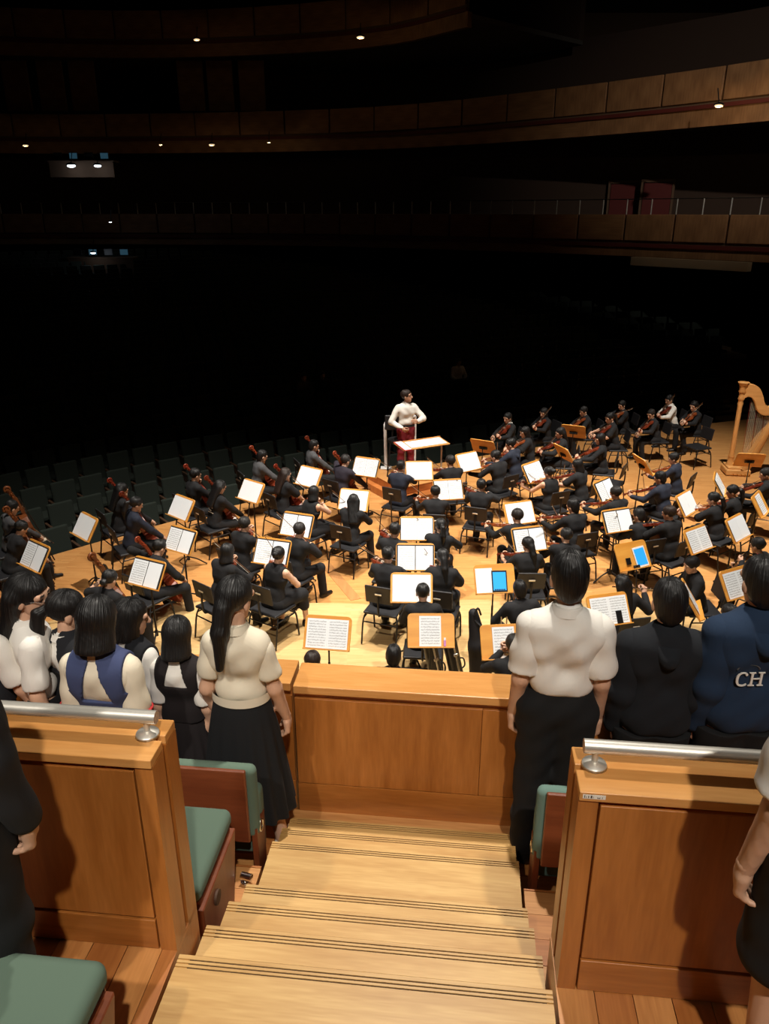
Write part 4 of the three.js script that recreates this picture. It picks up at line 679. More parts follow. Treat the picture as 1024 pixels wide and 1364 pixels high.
// ───────── players ─────────
// [head px, head py, instrument, hair, clothes, description, options]
const P = [
  [16, 677, 'bass', 'thick', 'G', 'double bassist in a grey blazer'],
  [28, 704, 'bass', 'short', 'K', 'short haired double bassist in black next to the grey blazer', { lean: 0.35 }],
  [146, 772, 'bass', 'lowbun', 'Ks', 'double bassist with a low bun'],
  [162, 653, 'cello', 'long', 'K', 'long haired cellist sitting closest to the platform edge'],
  [181, 672, 'cello', 'pony', 'N', 'cellist with ponytail in a navy jacket'],
  [212, 730, 'cello', 'short', 'K', 'cellist bent over the rearmost cello desk', { lean: 0.35 }],
  [260, 633, 'cello', 'short', 'K', 'cellist in dark shirt beside the printed jacket'],
  [293, 649, 'cello', 'long', 'K', 'cellist in a black jacket with white print on its back', { print: 1 }],
  [349, 608, 'cello', 'thick', 'G', 'cellist in a grey jacket at the second desk'],
  [380, 632, 'cello', 'long', 'Ks', 'cellist with long brown hair', { hm: 'hairBrown' }],
  [418, 594, 'cello', 'thick', 'G', 'cellist at the front desk next to the platform edge'],
  [460, 614, 'cello', 'short', 'P', 'cellist in a dark purple shirt'],
  [418, 657, 'viola', 'bob', 'K0', 'bare armed violist with cropped bob', { sk: 1 }],
  [471, 668, 'viola', 'long', 'K', 'violist with very long black hair and headband'],
  [326, 699, 'viola', 'short', 'K', 'violist in long black sleeves beside the bare armed one', {}],
  [399, 707, 'viola', 'short', 'K', 'short haired violist behind the bob haired one'],
  [303, 736, 'viola', 'bob', 'K', 'violist sitting next to the sleeveless violist'],
  [371, 740, 'viola', 'bun', 'K0', 'violist with a bun in sleeveless black top', { sk: 1 }],
  [534, 622, 'violin', 'short', 'N', 'violinist in dark blue shirt right before the podium', { turn: 0.2 }],
  [600, 615, 'violin', 'short', 'K', 'violinist in black right before the podium'],
  [580, 656, 'violin', 'short', 'B', 'close cropped violinist in charcoal shirt behind the podium desk'],
  [641, 647, 'violin', 'short', 'B', 'violinist in charcoal shirt leaning toward the centre', { face: -25 }],
  [526, 707, 'violin', 'short', 'K', 'violinist at the third central desk with cropped hair'],
  [587, 701, 'violin', 'pony', 'K', 'violinist with ponytail at the third central desk'],
  [517, 740, 'violin', 'short', 'K', 'violinist at the rear central desk with short hair'],
  [590, 743, 'violin', 'tail', 'Ks', 'violinist with long tied hair at the rear central desk'],
  [660, 608, 'violin', 'short', 'K', 'violinist in black behind the hooded violinist'],
  [680, 592, 'violin', 'short', 'N', 'violinist in navy hooded top', { hood: 1 }],
  [676, 557, 'violin', 'short', 'T', 'concertmaster in black suit and white shirt'],
  [699, 576, 'violin', 'bob', 'Ks', 'violinist with dark bob behind the suited concertmaster'],
  [724, 550, 'violin', 'bob', 'K', 'violinist beside the suited concertmaster with her bow raised'],
  [746, 577, 'violin', 'long', 'K', 'violinist in long black dress behind a wooden desk', { sk: 1 }],
  [777, 548, 'violin', 'short', 'K', 'violinist with fringe facing the choir'],
  [799, 585, 'violin', 'bob', 'K', 'violinist bowing low at the edge desk', { sk: 1 }],
  [812, 557, 'violin', 'pony', 'Ks', 'violinist with ponytail beside the bob haired one at the edge'],
  [828, 540, 'violin', 'short', 'K', 'violinist farthest from the choir beside the white shirt', {}],
  [867, 552, 'violin', 'thick', 'B', 'violinist resting his violin upright on his knee'],
  [891, 533, 'violin', 'thick', 'W', 'violinist in a white shirt'],
  [924, 541, 'violin', 'long', 'K', 'violinist with long hair nearest the harp'],
  [731, 630, 'violin', 'bun', 'K0', 'violinist in sleeveless black dress with hair up', { sk: 1 }],
  [769, 620, 'violin', 'bob', 'Ks', 'violinist in black next to the sleeveless dress'],
  [689, 688, 'violin', 'short', 'K', 'small violinist behind the wide centre desk'],
  [763, 675, 'violin', 'thick', 'K', 'thick haired violinist in black jacket'],
  [703, 726, 'violin', 'tail', 'Ks', 'violinist with a plait over a short sleeved top'],
  [754, 714, 'violin', 'short', 'K', 'violinist directly in front of the thick haired one'],
  [820, 657, 'violin', 'short', 'K', 'violinist beside a black half covered desk'],
  [879, 637, 'violin', 'thick', 'N', 'violinist in navy leaning forward on the diagonal'],
  [897, 611, 'violin', 'short', 'N', 'violinist in navy behind the leaning one'],
  [851, 687, 'violin', 'thick', 'K', 'broad violinist behind the wide black framed desk'],
  [891, 684, 'violin', 'short', 'K', 'brown haired violinist in profile', { hm: 'hairBrown' }],
  [950, 665, 'violin', 'pony', 'Ks', 'violinist with ponytail near the harp stand', { sk: 1 }],
  [975, 655, 'violin', 'pony', 'Ks', 'violinist with ponytail beside her twin near the harp', { sk: 1 }],
  [1019, 632, 'violin', 'short', 'K', 'violinist closest to the harp base'],
  [563, 790, 'oboe', 'short', 'K', 'oboist at the centre of the riser'],
  [692, 786, 'horn', 'thick', 'B', 'horn player behind the tablet stand'],
  [524, 874, 'clarinet', 'thick', 'K', 'wind player tucked below the parapet cap'],
  [684, 860, 'trumpet', 'short', 'K', 'trumpeter half hidden by the boy in white'],
  [416, 882, 'clarinet', 'short', 'K', 'brown haired wind player under the parapet', { hm: 'hairBrown' }],
  [828, 778, 'flute', 'long', 'K', 'flautist with long loose hair', { sk: 1 }],
  [921, 753, 'clarinet', 'short', 'K', 'short haired clarinettist sitting sideways', { face: 60 }],
  [1009, 727, 'clarinet', 'short', 'K', 'clarinettist next to the red folder'],
  [971, 818, 'flute', 'bob', 'K', 'bob haired flautist behind the blue hoodie'],
];
const TOPS = { K: ['cloth', 'long'], Ks: ['cloth', 'short'], K0: ['cloth', 'none'], N: ['navy', 'long'], G: ['grey', 'long'], P: ['purple', 'long'], B: ['clothB', 'long'], W: ['white', 'long'], T: ['cloth', 'long'] };
const POD = onPlane(543, 640, 0); const podC = V(0.5, 0, -(H / Math.tan(20.35 * DEG)) - 0.62);
const players = [];
function poseFor(inst, J, o) {
  const T = J.T, tp = v => v.applyMatrix4(T), R3 = new THREE.Matrix4().extractRotation(T), td = v => v.applyMatrix4(R3); const out = { things: [] };
  const arms = (wl, wrr, hl = V(0.5, -1, -0.1), hr = V(-0.5, -1, -0.1)) => { J.wrL = wl; J.wrR = wrr; J.elL = ik(J.shL, J.wrL, 0.27, 0.245, hl); J.elR = ik(J.shR, J.wrR, 0.27, 0.245, hr); };
  const fd = s => J['wr' + s].clone().sub(J['el' + s]).normalize();
  if (inst === 'violin' || inst === 'viola') {
    const org = tp(V(0.05, 1.035, 0.1)), dir = td(V(0.62 + rr(-0.08, 0.08), -0.12 + rr(-0.08, 0.08), 0.78)), nz = td(V(-0.28, 1, 0.12)); const L = inst === 'viola' ? 1.12 : 1;
    const m = basis(org, dir, nz); const n = V().setFromMatrixColumn(m, 2), x = V().setFromMatrixColumn(m, 0); out.things.push([inst, m]);
    let b = x.clone(); if (b.x > 0) b.negate(); b.addScaledVector(n, rr(-0.7, -0.05)).addScaledVector(dir, 0.12).normalize();
    const ct = org.clone().addScaledVector(dir, 0.2 * L).addScaledVector(n, 0.045), fr = ct.clone().addScaledVector(b, rr(0.16, 0.46));
    out.things.push(['bow', basis(fr, b.clone().negate(), n)]);
    arms(org.clone().addScaledVector(dir, 0.46 * L).addScaledVector(n, -0.075).addScaledVector(x, 0.01), fr.clone().add(td(V(-0.035, 0.035, -0.06))), td(V(0.3, -1, 0.1)), td(V(-1, -0.5, -0.2)));
    out.handL = { dir: n.clone().addScaledVector(dir, 0.35).normalize(), palm: x.clone().multiplyScalar(x.x > 0 ? -1 : 1).addScaledVector(dir, -0.3), curl: 0.75 };
    out.handR = { dir: fr.clone().sub(J.wrR).add(td(V(0.02, -0.03, 0.02))).normalize(), palm: td(V(0.2, -1, 0.1)), curl: 0.6 };
    out.turn = 0.35; out.nod = 0.12; out.tilt = -0.12;
  } else if (inst === 'cello') {
    const pin = V(0.0, 0.01, 0.66), top = V(0.12, 1.36, 0.02), dir = top.clone().sub(pin).normalize(), org = pin.clone().addScaledVector(dir, 0.3), m = basis(org, dir, V(-0.05, 0.45, 1)); const n = V().setFromMatrixColumn(m, 2), x = V().setFromMatrixColumn(m, 0);
    out.things.push(['cello', m]); const b = V(-1, -0.1 + rr(-0.1, 0.1), 0.12 + rr(-0.1, 0.2)).normalize(), ct = org.clone().addScaledVector(dir, 0.27).addScaledVector(n, 0.1), fr = ct.clone().addScaledVector(b, rr(0.12, 0.4));
    out.things.push(['bow', basis(fr, b.clone().negate(), n)]);
    arms(org.clone().addScaledVector(dir, 0.84).addScaledVector(x, 0.05).addScaledVector(n, -0.03), fr.clone().add(V(-0.02, 0.05, -0.06)), V(1, -0.5, -0.2), V(-1, -0.3, -0.3));
    out.handL = { dir: V(-0.4, 0.1, 0.8), palm: V(-0.8, -0.2, -0.2), curl: 0.8 }; out.handR = { dir: fr.clone().sub(J.wrR).normalize(), palm: V(0.2, -0.4, -0.8), curl: 0.6 }; out.turn = rr(-0.2, 0.2); out.nod = 0.2;
  } else if (inst === 'bass') {
    const pin = V(0.16, 0.01, 0.66), top = V(0.30, 1.5, 0.22), dir = top.clone().sub(pin).normalize(), org = pin.clone().addScaledVector(dir, 0.1), m = basis(org, dir, V(-0.15, 0.2, 1)); const n = V().setFromMatrixColumn(m, 2), x = V().setFromMatrixColumn(m, 0);
    out.things.push(['bass', m]); const b = V(-1, -0.15, 0.15).normalize(), ct = org.clone().addScaledVector(dir, 0.42).addScaledVector(n, 0.1), fr = ct.clone().addScaledVector(b, 0.22);
    out.things.push(['bow', basis(fr, b.clone().negate(), n)]);
    arms(org.clone().addScaledVector(dir, 1.05).addScaledVector(x, 0.06).addScaledVector(n, -0.05), fr.clone().add(V(-0.02, 0.06, -0.06)), V(1, -0.4, 0), V(-1, -0.4, -0.3));
    out.handL = { dir: V(-0.3, 0.3, 0.8), palm: V(-0.8, -0.2, -0.2), curl: 0.75 }; out.handR = { dir: fr.clone().sub(J.wrR).normalize(), palm: V(0.2, -0.4, -0.8), curl: 0.6 }; out.turn = 0.1; out.nod = 0.25;
  } else if (inst === 'clarinet' || inst === 'oboe') {
    const mouth = J.head.clone().add(td(V(0, -0.065, 0.1))), dir = td(V(0, -0.78, 0.62)), m = basis(mouth, dir, td(V(0, 0.6, 0.8))); out.things.push([inst, m]);
    arms(mouth.clone().addScaledVector(dir, 0.22).add(td(V(0.055, -0.03, -0.05))), mouth.clone().addScaledVector(dir, 0.38).add(td(V(-0.055, -0.03, -0.05))), V(0.9, -0.8, -0.1), V(-0.9, -0.8, -0.1));
    out.handL = { dir: V(-0.45, 0.15, 0.85), palm: V(-0.8, 0, -0.4), curl: 0.8 }; out.handR = { dir: V(0.45, 0.15, 0.85), palm: V(0.8, 0, -0.4), curl: 0.8 }; out.nod = 0.12;
  } else if (inst === 'flute') {
    const mouth = J.head.clone().add(td(V(0.02, -0.07, 0.112))), dir = td(V(-1, -0.18, 0.1)); out.things.push(['flute', basis(mouth, dir, V(0, 0.6, 0.8))]);
    arms(mouth.clone().addScaledVector(dir, 0.2).add(V(0.02, -0.06, 0.04)), mouth.clone().addScaledVector(dir, 0.42).add(V(0.0, -0.06, -0.02)), V(0.7, -1, 0.3), V(-0.8, -0.8, -0.2));
    out.handL = { dir: V(-0.5, 0.6, 0.1), palm: V(-0.1, 0.2, -1), curl: 0.75 }; out.handR = { dir: V(-0.2, 0.7, 0.4), palm: V(0.1, -0.2, 1), curl: 0.75 };
  } else if (inst === 'horn') {
    const mouth = J.head.clone().add(td(V(0, -0.06, 0.1))), o2 = mouth.clone().add(td(V(-0.02, -0.29, 0.06))); out.things.push(['horn', basis(o2, V(0.1, 1, 0.05), V(1, 0.1, 0.5))]);
    arms(o2.clone().add(td(V(0.12, 0.06, 0.05))), o2.clone().add(td(V(-0.16, -0.14, 0))), V(0.8, -0.9, 0), V(-0.9, -0.7, -0.4));
    out.handL = { dir: V(-0.6, 0.2, 0.6), palm: V(-0.6, 0, -0.6), curl: 0.8 }; out.handR = { dir: V(0.3, -0.3, 0.6), palm: V(0.7, 0, 0.2), curl: 0.5 };
  } else {
    const mouth = J.head.clone().add(td(V(0, -0.06, 0.11))), dir = td(V(0, -0.25, 1)); out.things.push(['trumpet', basis(mouth, dir, V(0, 1, 0.2))]);
    arms(mouth.clone().addScaledVector(dir, 0.17).add(V(0.05, -0.05, -0.04)), mouth.clone().addScaledVector(dir, 0.17).add(V(-0.05, -0.03, -0.05)), V(0.9, -0.9, 0), V(-0.9, -0.9, 0));
    out.handL = { dir: V(-0.4, 0.6, 0.4), palm: V(-0.8, 0, 0), curl: 0.85 }; out.handR = { dir: V(0.4, 0.6, 0.4), palm: V(0.8, 0, 0), curl: 0.7 };
  }
  return out;
}
const NOUN = { violin: 'violin', viola: 'viola', cello: 'cello', bass: 'double bass', clarinet: 'clarinet', oboe: 'oboe', flute: 'flute', horn: 'brass horn', trumpet: 'trumpet' };
let pi = 0;
for (const [px, py, inst, hair, cl, desc, op = {}] of P) {
  const scale = rr(0.89, 0.95), lean = op.lean ?? (inst === 'cello' ? rr(0.08, 0.2) : rr(0.1, 0.24));
  const J = sitJ({ lean, kn: inst === 'cello' || inst === 'bass' ? 0.25 : rr(0.1, 0.15), sw: TOPS[cl][1] === 'long' ? 0.172 : 0.16, fz: inst === 'cello' ? 0.48 : rr(0.3, 0.44), fzR: rr(0.32, 0.5), py: inst === 'bass' ? 0.6 : 0.53, side: rr(-0.04, 0.04) });
  let fl = RISE, hp = onPlane(px, py, fl + J.head.y * scale); if (hp.z < -8.75) { fl = 0; hp = onPlane(px, py, J.head.y * scale); }
  let a = Math.atan2(podC.x - hp.x, podC.z - hp.z) + (op.face ?? 0) * DEG + rr(-0.12, 0.12); if (inst === 'violin' || inst === 'viola') a -= 0.28;
  const pose = poseFor(inst, J, op);
  const pos = V(hp.x - (Math.cos(a) * J.head.x + Math.sin(a) * J.head.z) * scale, fl, hp.z - (-Math.sin(a) * J.head.x + Math.cos(a) * J.head.z) * scale);
  const g = thing('person', desc, 'person', 'orchestra players'); g.position.copy(pos); g.rotation.y = a; g.scale.setScalar(scale);
  const [tm, slv] = TOPS[cl];
  figure({ J, handL: pose.handL, handR: pose.handR, turn: (pose.turn ?? 0) + rr(-0.1, 0.1), nod: pose.nod, tilt: pose.tilt, look: { hair, hairMat: M[op.hm ?? (rnd() < 0.25 ? 'hairGrey' : 'hair')], topMat: M[tm], sleeve: slv, bottom: op.sk ? 'skirt' : 'trousers', wide: 0.92, bottomMat: cl === 'W' ? M.clothB : M.cloth, skin: (pi * 7) % 3, hood: op.hood, collar: cl === 'T' || cl === 'W' ? M.white : null, topName: cl === 'G' || cl === 'T' ? 'jacket' : slv === 'none' ? 'sleeveless_top' : 'shirt' } }, g);
  if (cl === 'T') part('shirt_front', isoPrims([cap(lerp(J.chest, J.neck, 0.6).add(V(0, 0, 0.07)), J.waist.clone().add(V(0, 0, 0.085)), 0.035, 0.028, 0.01)], 0.014), M.white, g);
  if (op.print) { const c = J.chest.clone().add(V(0, 0.0, -0.128)); part('back_print', mg([new THREE.TorusGeometry(0.035, 0.011, 6, 14, 4.4).translate(0, 0.05, 0), new THREE.TorusGeometry(0.05, 0.013, 6, 14, 5).translate(0.0, -0.02, 0), bx(0.05, 0.022, 0.012, 0.05, 0.0, 0), bx(0.15, 0.016, 0.012, 0.0, -0.105, 0)]).scale(1, 1, 0.35).rotateY(Math.PI).translate(c.x, c.y, c.z), M.white, g, 'white printed emblem'); }
  g.updateMatrixWorld(true);
  const stool = inst === 'bass';
  const ch = copyThing(chairProto, (stool ? 'black chair under the ' : 'black chair under the ') + desc, 'orchestra chairs'); ch.position.copy(pos).add(V(-Math.sin(a) * 0.03, 0, -Math.cos(a) * 0.03)); ch.rotation.y = a; if (stool) ch.scale.y = 1.14;
  for (const [k, m] of pose.things) {
    const src = k === 'bow' ? tmpl.bow : Array.isArray(tmpl[k]) ? tmpl[k][(pi * 5) % tmpl[k].length] : tmpl[k];
    const o = copyThing(src, k === 'bow' ? 'bow drawn by the ' + desc : NOUN[k] + ' played by the ' + desc, k === 'bow' ? 'string bows' : NOUN[k] + 's in the orchestra'); if (k !== 'bow' && !['clarinet', 'oboe', 'flute', 'horn', 'trumpet'].includes(k)) o.userData.category = NOUN[k];
    setM(o, m.clone().premultiply(g.matrixWorld));
  }
  players.push({ px, py, pos, a, desc, hp, fl, used: 0 }); pi++;
}
// ───────── music stands: [desk px, desk py, style, options] ─────────
const STANDS = [
  [113, 701, 'blank'], [46, 740, 'folder'], [195, 763, 'folder'], [240, 719, 'folder'], [241, 676, 'blank'], [334, 654, 'blank'], [411, 635, 'blank'], [487, 622, 'open'], [471, 666, 'blank'], [395, 699, 'folder'], [362, 735, 'folder'], [436, 843, 'double'],
  [558, 627, 'blank'], [597, 652, 'open'], [624, 615, 'blank'], [644, 594, 'blank', { yaw: 150 }], [555, 704, 'open'], [553, 742, 'folder'], [548, 783, 'blank'], [574, 840, 'single', { pencil: 1 }], [659, 771, 'leftpage', { tablet: 1 }], [672, 855, 'single'], [692, 683, 'blank'], [705, 718, 'folder'],
  [711, 628, 'open'], [764, 574, 'single', { yaw: 155 }], [751, 603, 'blank', { yaw: 110 }], [806, 652, 'folder', { yaw: 45 }], [823, 693, 'folder', { yaw: 20 }], [856, 618, 'blank', { yaw: 100 }], [915, 670, 'blank'], [958, 645, 'open', { yaw: 65 }], [1013, 671, 'single'], [930, 718, 'double'], [983, 703, 'blank'], [843, 740, 'none', { tablet: 2, phone: 1 }], [983, 776, 'double'], [811, 812, 'double', { phone: 2 }], [921, 797, 'single', { yaw: 75 }], [998, 612, 'none', { yaw: 170 }],
];
for (const [px, py, style, op = {}] of STANDS) {
  let fl = RISE, p = onPlane(px, py, fl + DESK_Y); if (p.z < -9.15) { fl = 0; p = onPlane(px, py, DESK_Y); }
  let yaw = op.yaw !== undefined ? op.yaw * DEG : Math.atan2(p.x - podC.x, p.z - podC.z) * 0.92; if (op.yaw === undefined && p.z < podC.z + 1.2) yaw = Math.atan2(p.x - podC.x, p.z - podC.z);
  let best = null, bd = 1e9; for (const q of players) { const f = V(Math.sin(q.a), 0, Math.cos(q.a)), to = V(p.x - q.hp.x, 0, p.z - q.hp.z), d = to.length(); const sc = d + (to.dot(f) < 0 ? 1.5 : 0) + q.used * 4; if (sc < bd) { bd = sc; best = q; } } best.used++;
  const dsc = px === 998 ? 'harp beside its column' : best.desc; if (px === 998) best.used--;
  const s = copyThing(standProto, 'music stand before the ' + dsc, 'music stands'); s.position.set(p.x, fl, p.z); s.rotation.y = yaw;
  const lm = new THREE.Matrix4().makeRotationX(-TILT).setPosition(0, DESK_Y, 0), nrm = 0.002; s.updateMatrixWorld(true); const dm = s.matrixWorld.clone().multiply(lm);
  if (style !== 'none') setM(copyThing(sheetProto[style], ({ folder: 'black folder of music open before the ', open: 'open part book before the ', blank: 'white music pages before the ', single: 'single printed sheet before the ', double: 'two printed music pages before the ', leftpage: 'pale grey page before the ' })[style] + dsc, 'sheet music on stands'), dm);
  if (op.tablet) { const t = thing('tablet', op.tablet === 1 ? 'black framed tablet with a blue screen on the horn stand' : 'white framed tablet with a blue screen on an empty wooden stand', 'tablet'); const x = op.tablet === 1 ? 0.05 : 0.1, y = -0.022; setM(t, dm.clone().multiply(new THREE.Matrix4().makeTranslation(x, y - 0.012, 0.006).multiply(new THREE.Matrix4().makeRotationZ(op.tablet === 1 ? -0.03 : 0.06)))); part('case', rb(0.185, 0.26, 0.008, 0.004, 0, 0, 0.002), op.tablet === 1 ? M.bezel : M.bezelWhite, t); const sc = part('screen', bx(0.155, 0.215, 0.002, 0, 0.002, 0.0068), M.screen, t); if (op.tablet === 1) part('dock_icons', mg([...Array(6)].map((_, i) => bx(0.016, 0.014, 0.0012, -0.055 + i * 0.022, -0.097, 0.0082))), M.bezel, t); }
  if (op.phone) { const t = thing('phone', op.phone === 1 ? 'small black phone lying next to the white tablet' : 'black phone leaning on the printed music page', 'phone'); setM(t, dm.clone().multiply(new THREE.Matrix4().makeTranslation(op.phone === 1 ? -0.1 : 0.1, op.phone === 1 ? -0.06 : -0.092, 0.013))); part('case', rb(0.07, 0.14 * (op.phone === 1 ? 0.6 : 1), 0.008, 0.003), M.bezel, t); part('screen', bx(0.062, 0.125 * (op.phone === 1 ? 0.6 : 1), 0.001, 0, 0, 0.0045), M.ebony, t); if (op.phone === 1) { const t2 = thing('accessory_box', 'small dark box on the lip of the tablet stand', 'box'); setM(t2, dm.clone().multiply(new THREE.Matrix4().makeTranslation(-0.0, -0.145, 0.016))); part('box', rb(0.09, 0.04, 0.02, 0.004), M.folder, t2); part('lid', rb(0.05, 0.02, 0.008, 0.003, 0, 0, 0.012), M.chrome, t2); } }
  if (op.pencil) { const t = thing('glue_stick', 'purple tube with a white cap standing on the wooden stand lip', 'tube'); setM(t, dm.clone().multiply(new THREE.Matrix4().makeTranslation(0.14, -0.162, 0.016))); part('barrel', new THREE.CylinderGeometry(0.012, 0.012, 0.06, 12).translate(0, 0.033, 0), M.pink, t); part('cap', new THREE.CylinderGeometry(0.011, 0.012, 0.025, 12).translate(0, 0.076, 0), M.paper, t); }
}
// empty chairs
for (const [px, py, yaw, lb] of [[942, 578, -70, 'empty black chair standing between the violins and the harp'], [831, 628, -120, 'empty black chair turned edge on behind the half covered desk']]) {
  let fl = RISE, p = onPlane(px, py, fl + 0.7); if (p.z < -9.1) { fl = 0; p = onPlane(px, py, 0.7); }
  const c = copyThing(chairProto, lb, 'orchestra chairs'); const a = yaw * DEG; c.position.set(p.x + Math.sin(a) * 0.22, fl, p.z + Math.cos(a) * 0.22); c.rotation.y = a;
}
// ───────── podium and conductor ─────────
const PY = 0.3;
{
  const rot = 32 * DEG, t = thing('podium', 'two stepped wooden conductor podium', 'podium'); t.position.copy(podC); t.rotation.y = rot;
  part('step', uvm(rb(1.5, 0.145, 1.45, 0.01, 0, 0.075, 0.1), 'x'), M.podium, t); part('platform', uvm(rb(1.25, 0.15, 1.2, 0.01, 0, 0.225, 0), 'x'), M.podium, t); part('top', uvm(rb(1.27, 0.012, 1.22, 0.003, 0, 0.296, 0, 1), 'x'), M.stage, t);
  const r = thing('podium_rail', 'steel safety rail at the back of the podium', 'rail'); const b = onPlane(514, 624, PY); r.position.set(b.x, PY + 0.003, b.z);
  part('post', rod(V(0, 0, 0), V(-0.02, 0.88, 0), 0.032, 0.032, 12), M.bezelWhite, r); part('top_bar', tube([V(-0.02, 0.87, 0), V(-0.02, 0.93, -0.03), V(0.1, 0.945, -0.12), V(0.6, 0.945, -0.55)], 0.03, 20, 8), M.bezelWhite, r); part('far_post', rod(V(0.6, 0.0, -0.55), V(0.6, 0.945, -0.55), 0.03, 0.03, 10), M.bezelWhite, r); part('base_plate', rb(0.22, 0.02, 0.18, 0.006, 0, 0.01, 0), M.bezelWhite, r);
  const st = thing('conductor_stool', 'black high stool with backrest behind the conductor', 'stool'); const q = onPlane(531, 591, PY + 0.68); st.position.set(q.x - 0.02, PY + 0.003, q.z - 0.2);
  part('seat', new THREE.CylinderGeometry(0.19, 0.18, 0.07, 20).translate(0, 0.68, 0), M.blackPlastic, st); part('backrest', rb(0.3, 0.3, 0.05, 0.024, -0.1, 1.0, -0.17, 2), M.blackPlastic, st); part('back_support', rod(V(-0.1, 0.66, -0.17), V(-0.1, 0.92, -0.19), 0.015), M.blackMetal, st);
  for (const [x, z] of [[-0.2, -0.2], [0.2, -0.2], [-0.2, 0.2], [0.2, 0.2]]) part('leg', rod(V(x, 0, z), V(x * 0.7, 0.65, z * 0.7), 0.013), M.blackMetal, st);
  // conductor
  const g = thing('person', 'conductor in white shirt and maroon trousers standing on the podium looking sideways', 'person'); const hp = atDist(541, 529, -podC.z); g.position.set(hp.x, PY + 0.003, podC.z); g.rotation.y = 0.32; g.scale.setScalar(1.0);
  const J = standJ({ sw: 0.162 }); J.wrR = V(-0.15, 0.99, 0.2); J.elR = ik(J.shR, J.wrR, 0.29, 0.26, V(-1, -0.3, -0.5)); J.wrL = V(0.13, 1.13, 0.27); J.elL = ik(J.shL, J.wrL, 0.29, 0.26, V(1, -0.6, -0.2)); J.anL.x = 0.12; J.anR.x = -0.12;
  figure({ J, res: { body: 0.018, cloth: 0.015, hair: 0.009, head: 0.0055, hand: 0.005 }, handL: { dir: V(-0.6, 0.1, 0.5), palm: V(-0.2, -0.3, -0.9), curl: 0.5 }, handR: { dir: V(0.5, -0.3, 0.6), palm: V(0.6, 0.2, -0.6), curl: 0.7 }, turn: 0.95, nod: -0.12, look: { hair: 'short', hairMat: M.hairBrown, topMat: M.white, sleeve: 'long', bottomMat: M.maroon, hem: 1.0, collar: M.white, skin: 3, belt: M.folder, fold: 0.005, infl: 0.018, wide: 0.88 } }, g);
  // score desk
  const c = [[528, 592], [538, 597], [600, 588], [582, 583]].map(([a, b2]) => onPlane(a, b2, 1.32)); const ctr = c[0].clone().add(c[1]).add(c[2]).add(c[3]).multiplyScalar(0.25); const along = c[2].clone().sub(c[1]).normalize(); const yaw = -Math.atan2(along.z, along.x);
  const d = thing('conductor_desk', 'wide flat conductor desk on slim legs', 'desk'); d.position.set(ctr.x, 0, ctr.z); d.rotation.y = yaw; const W = c[2].distanceTo(c[1]), D2 = 0.36;
  part('desk_board', uvm(rb(W, 0.02, D2, 0.006, 0, 0, 0).rotateX(0.1).translate(0, 1.3, 0)), M.cap, d); part('lip', uvm(rb(W, 0.03, 0.015, 0.004, 0, 1.3 + 0.03, -D2 / 2)), M.cap, d);
  for (const x of [-W / 2 + 0.1, W / 2 - 0.1]) part('leg', rod(V(x, 0.0, 0.05), V(x, 1.28, 0.05), 0.016), M.steel, d);
  part('foot', mg([rod(V(-W / 2 + 0.1, 0.02, -0.2), V(-W / 2 + 0.1, 0.02, 0.25), 0.016), rod(V(W / 2 - 0.1, 0.02, -0.2), V(W / 2 - 0.1, 0.02, 0.25), 0.016)]), M.steel, d);
  const s = thing('conductor_score', 'open white score lying on the conductor desk', 'score'); s.position.set(ctr.x, 1.315, ctr.z); s.rotation.y = yaw; for (const q2 of [-1, 1]) part('page', rb(W * 0.38, 0.012, D2 * 0.8, 0.004, q2 * W * 0.19 + 0.07, 0, 0, 1).rotateX(0.1), M.paper, s);
  const f = thing('red_folder', 'red folder under the left side of the open score', 'folder'); f.position.set(ctr.x - along.x * W * 0.42, 1.314, ctr.z - along.z * W * 0.42); f.rotation.y = yaw; part('cover', rb(0.15, 0.008, 0.44, 0.003, 0, 0, 0, 1).rotateX(0.1), M.red, f); part('papers', rb(0.13, 0.006, 0.4, 0.002, 0.01, 0.007, 0, 1).rotateX(0.1), M.paper, f);
}
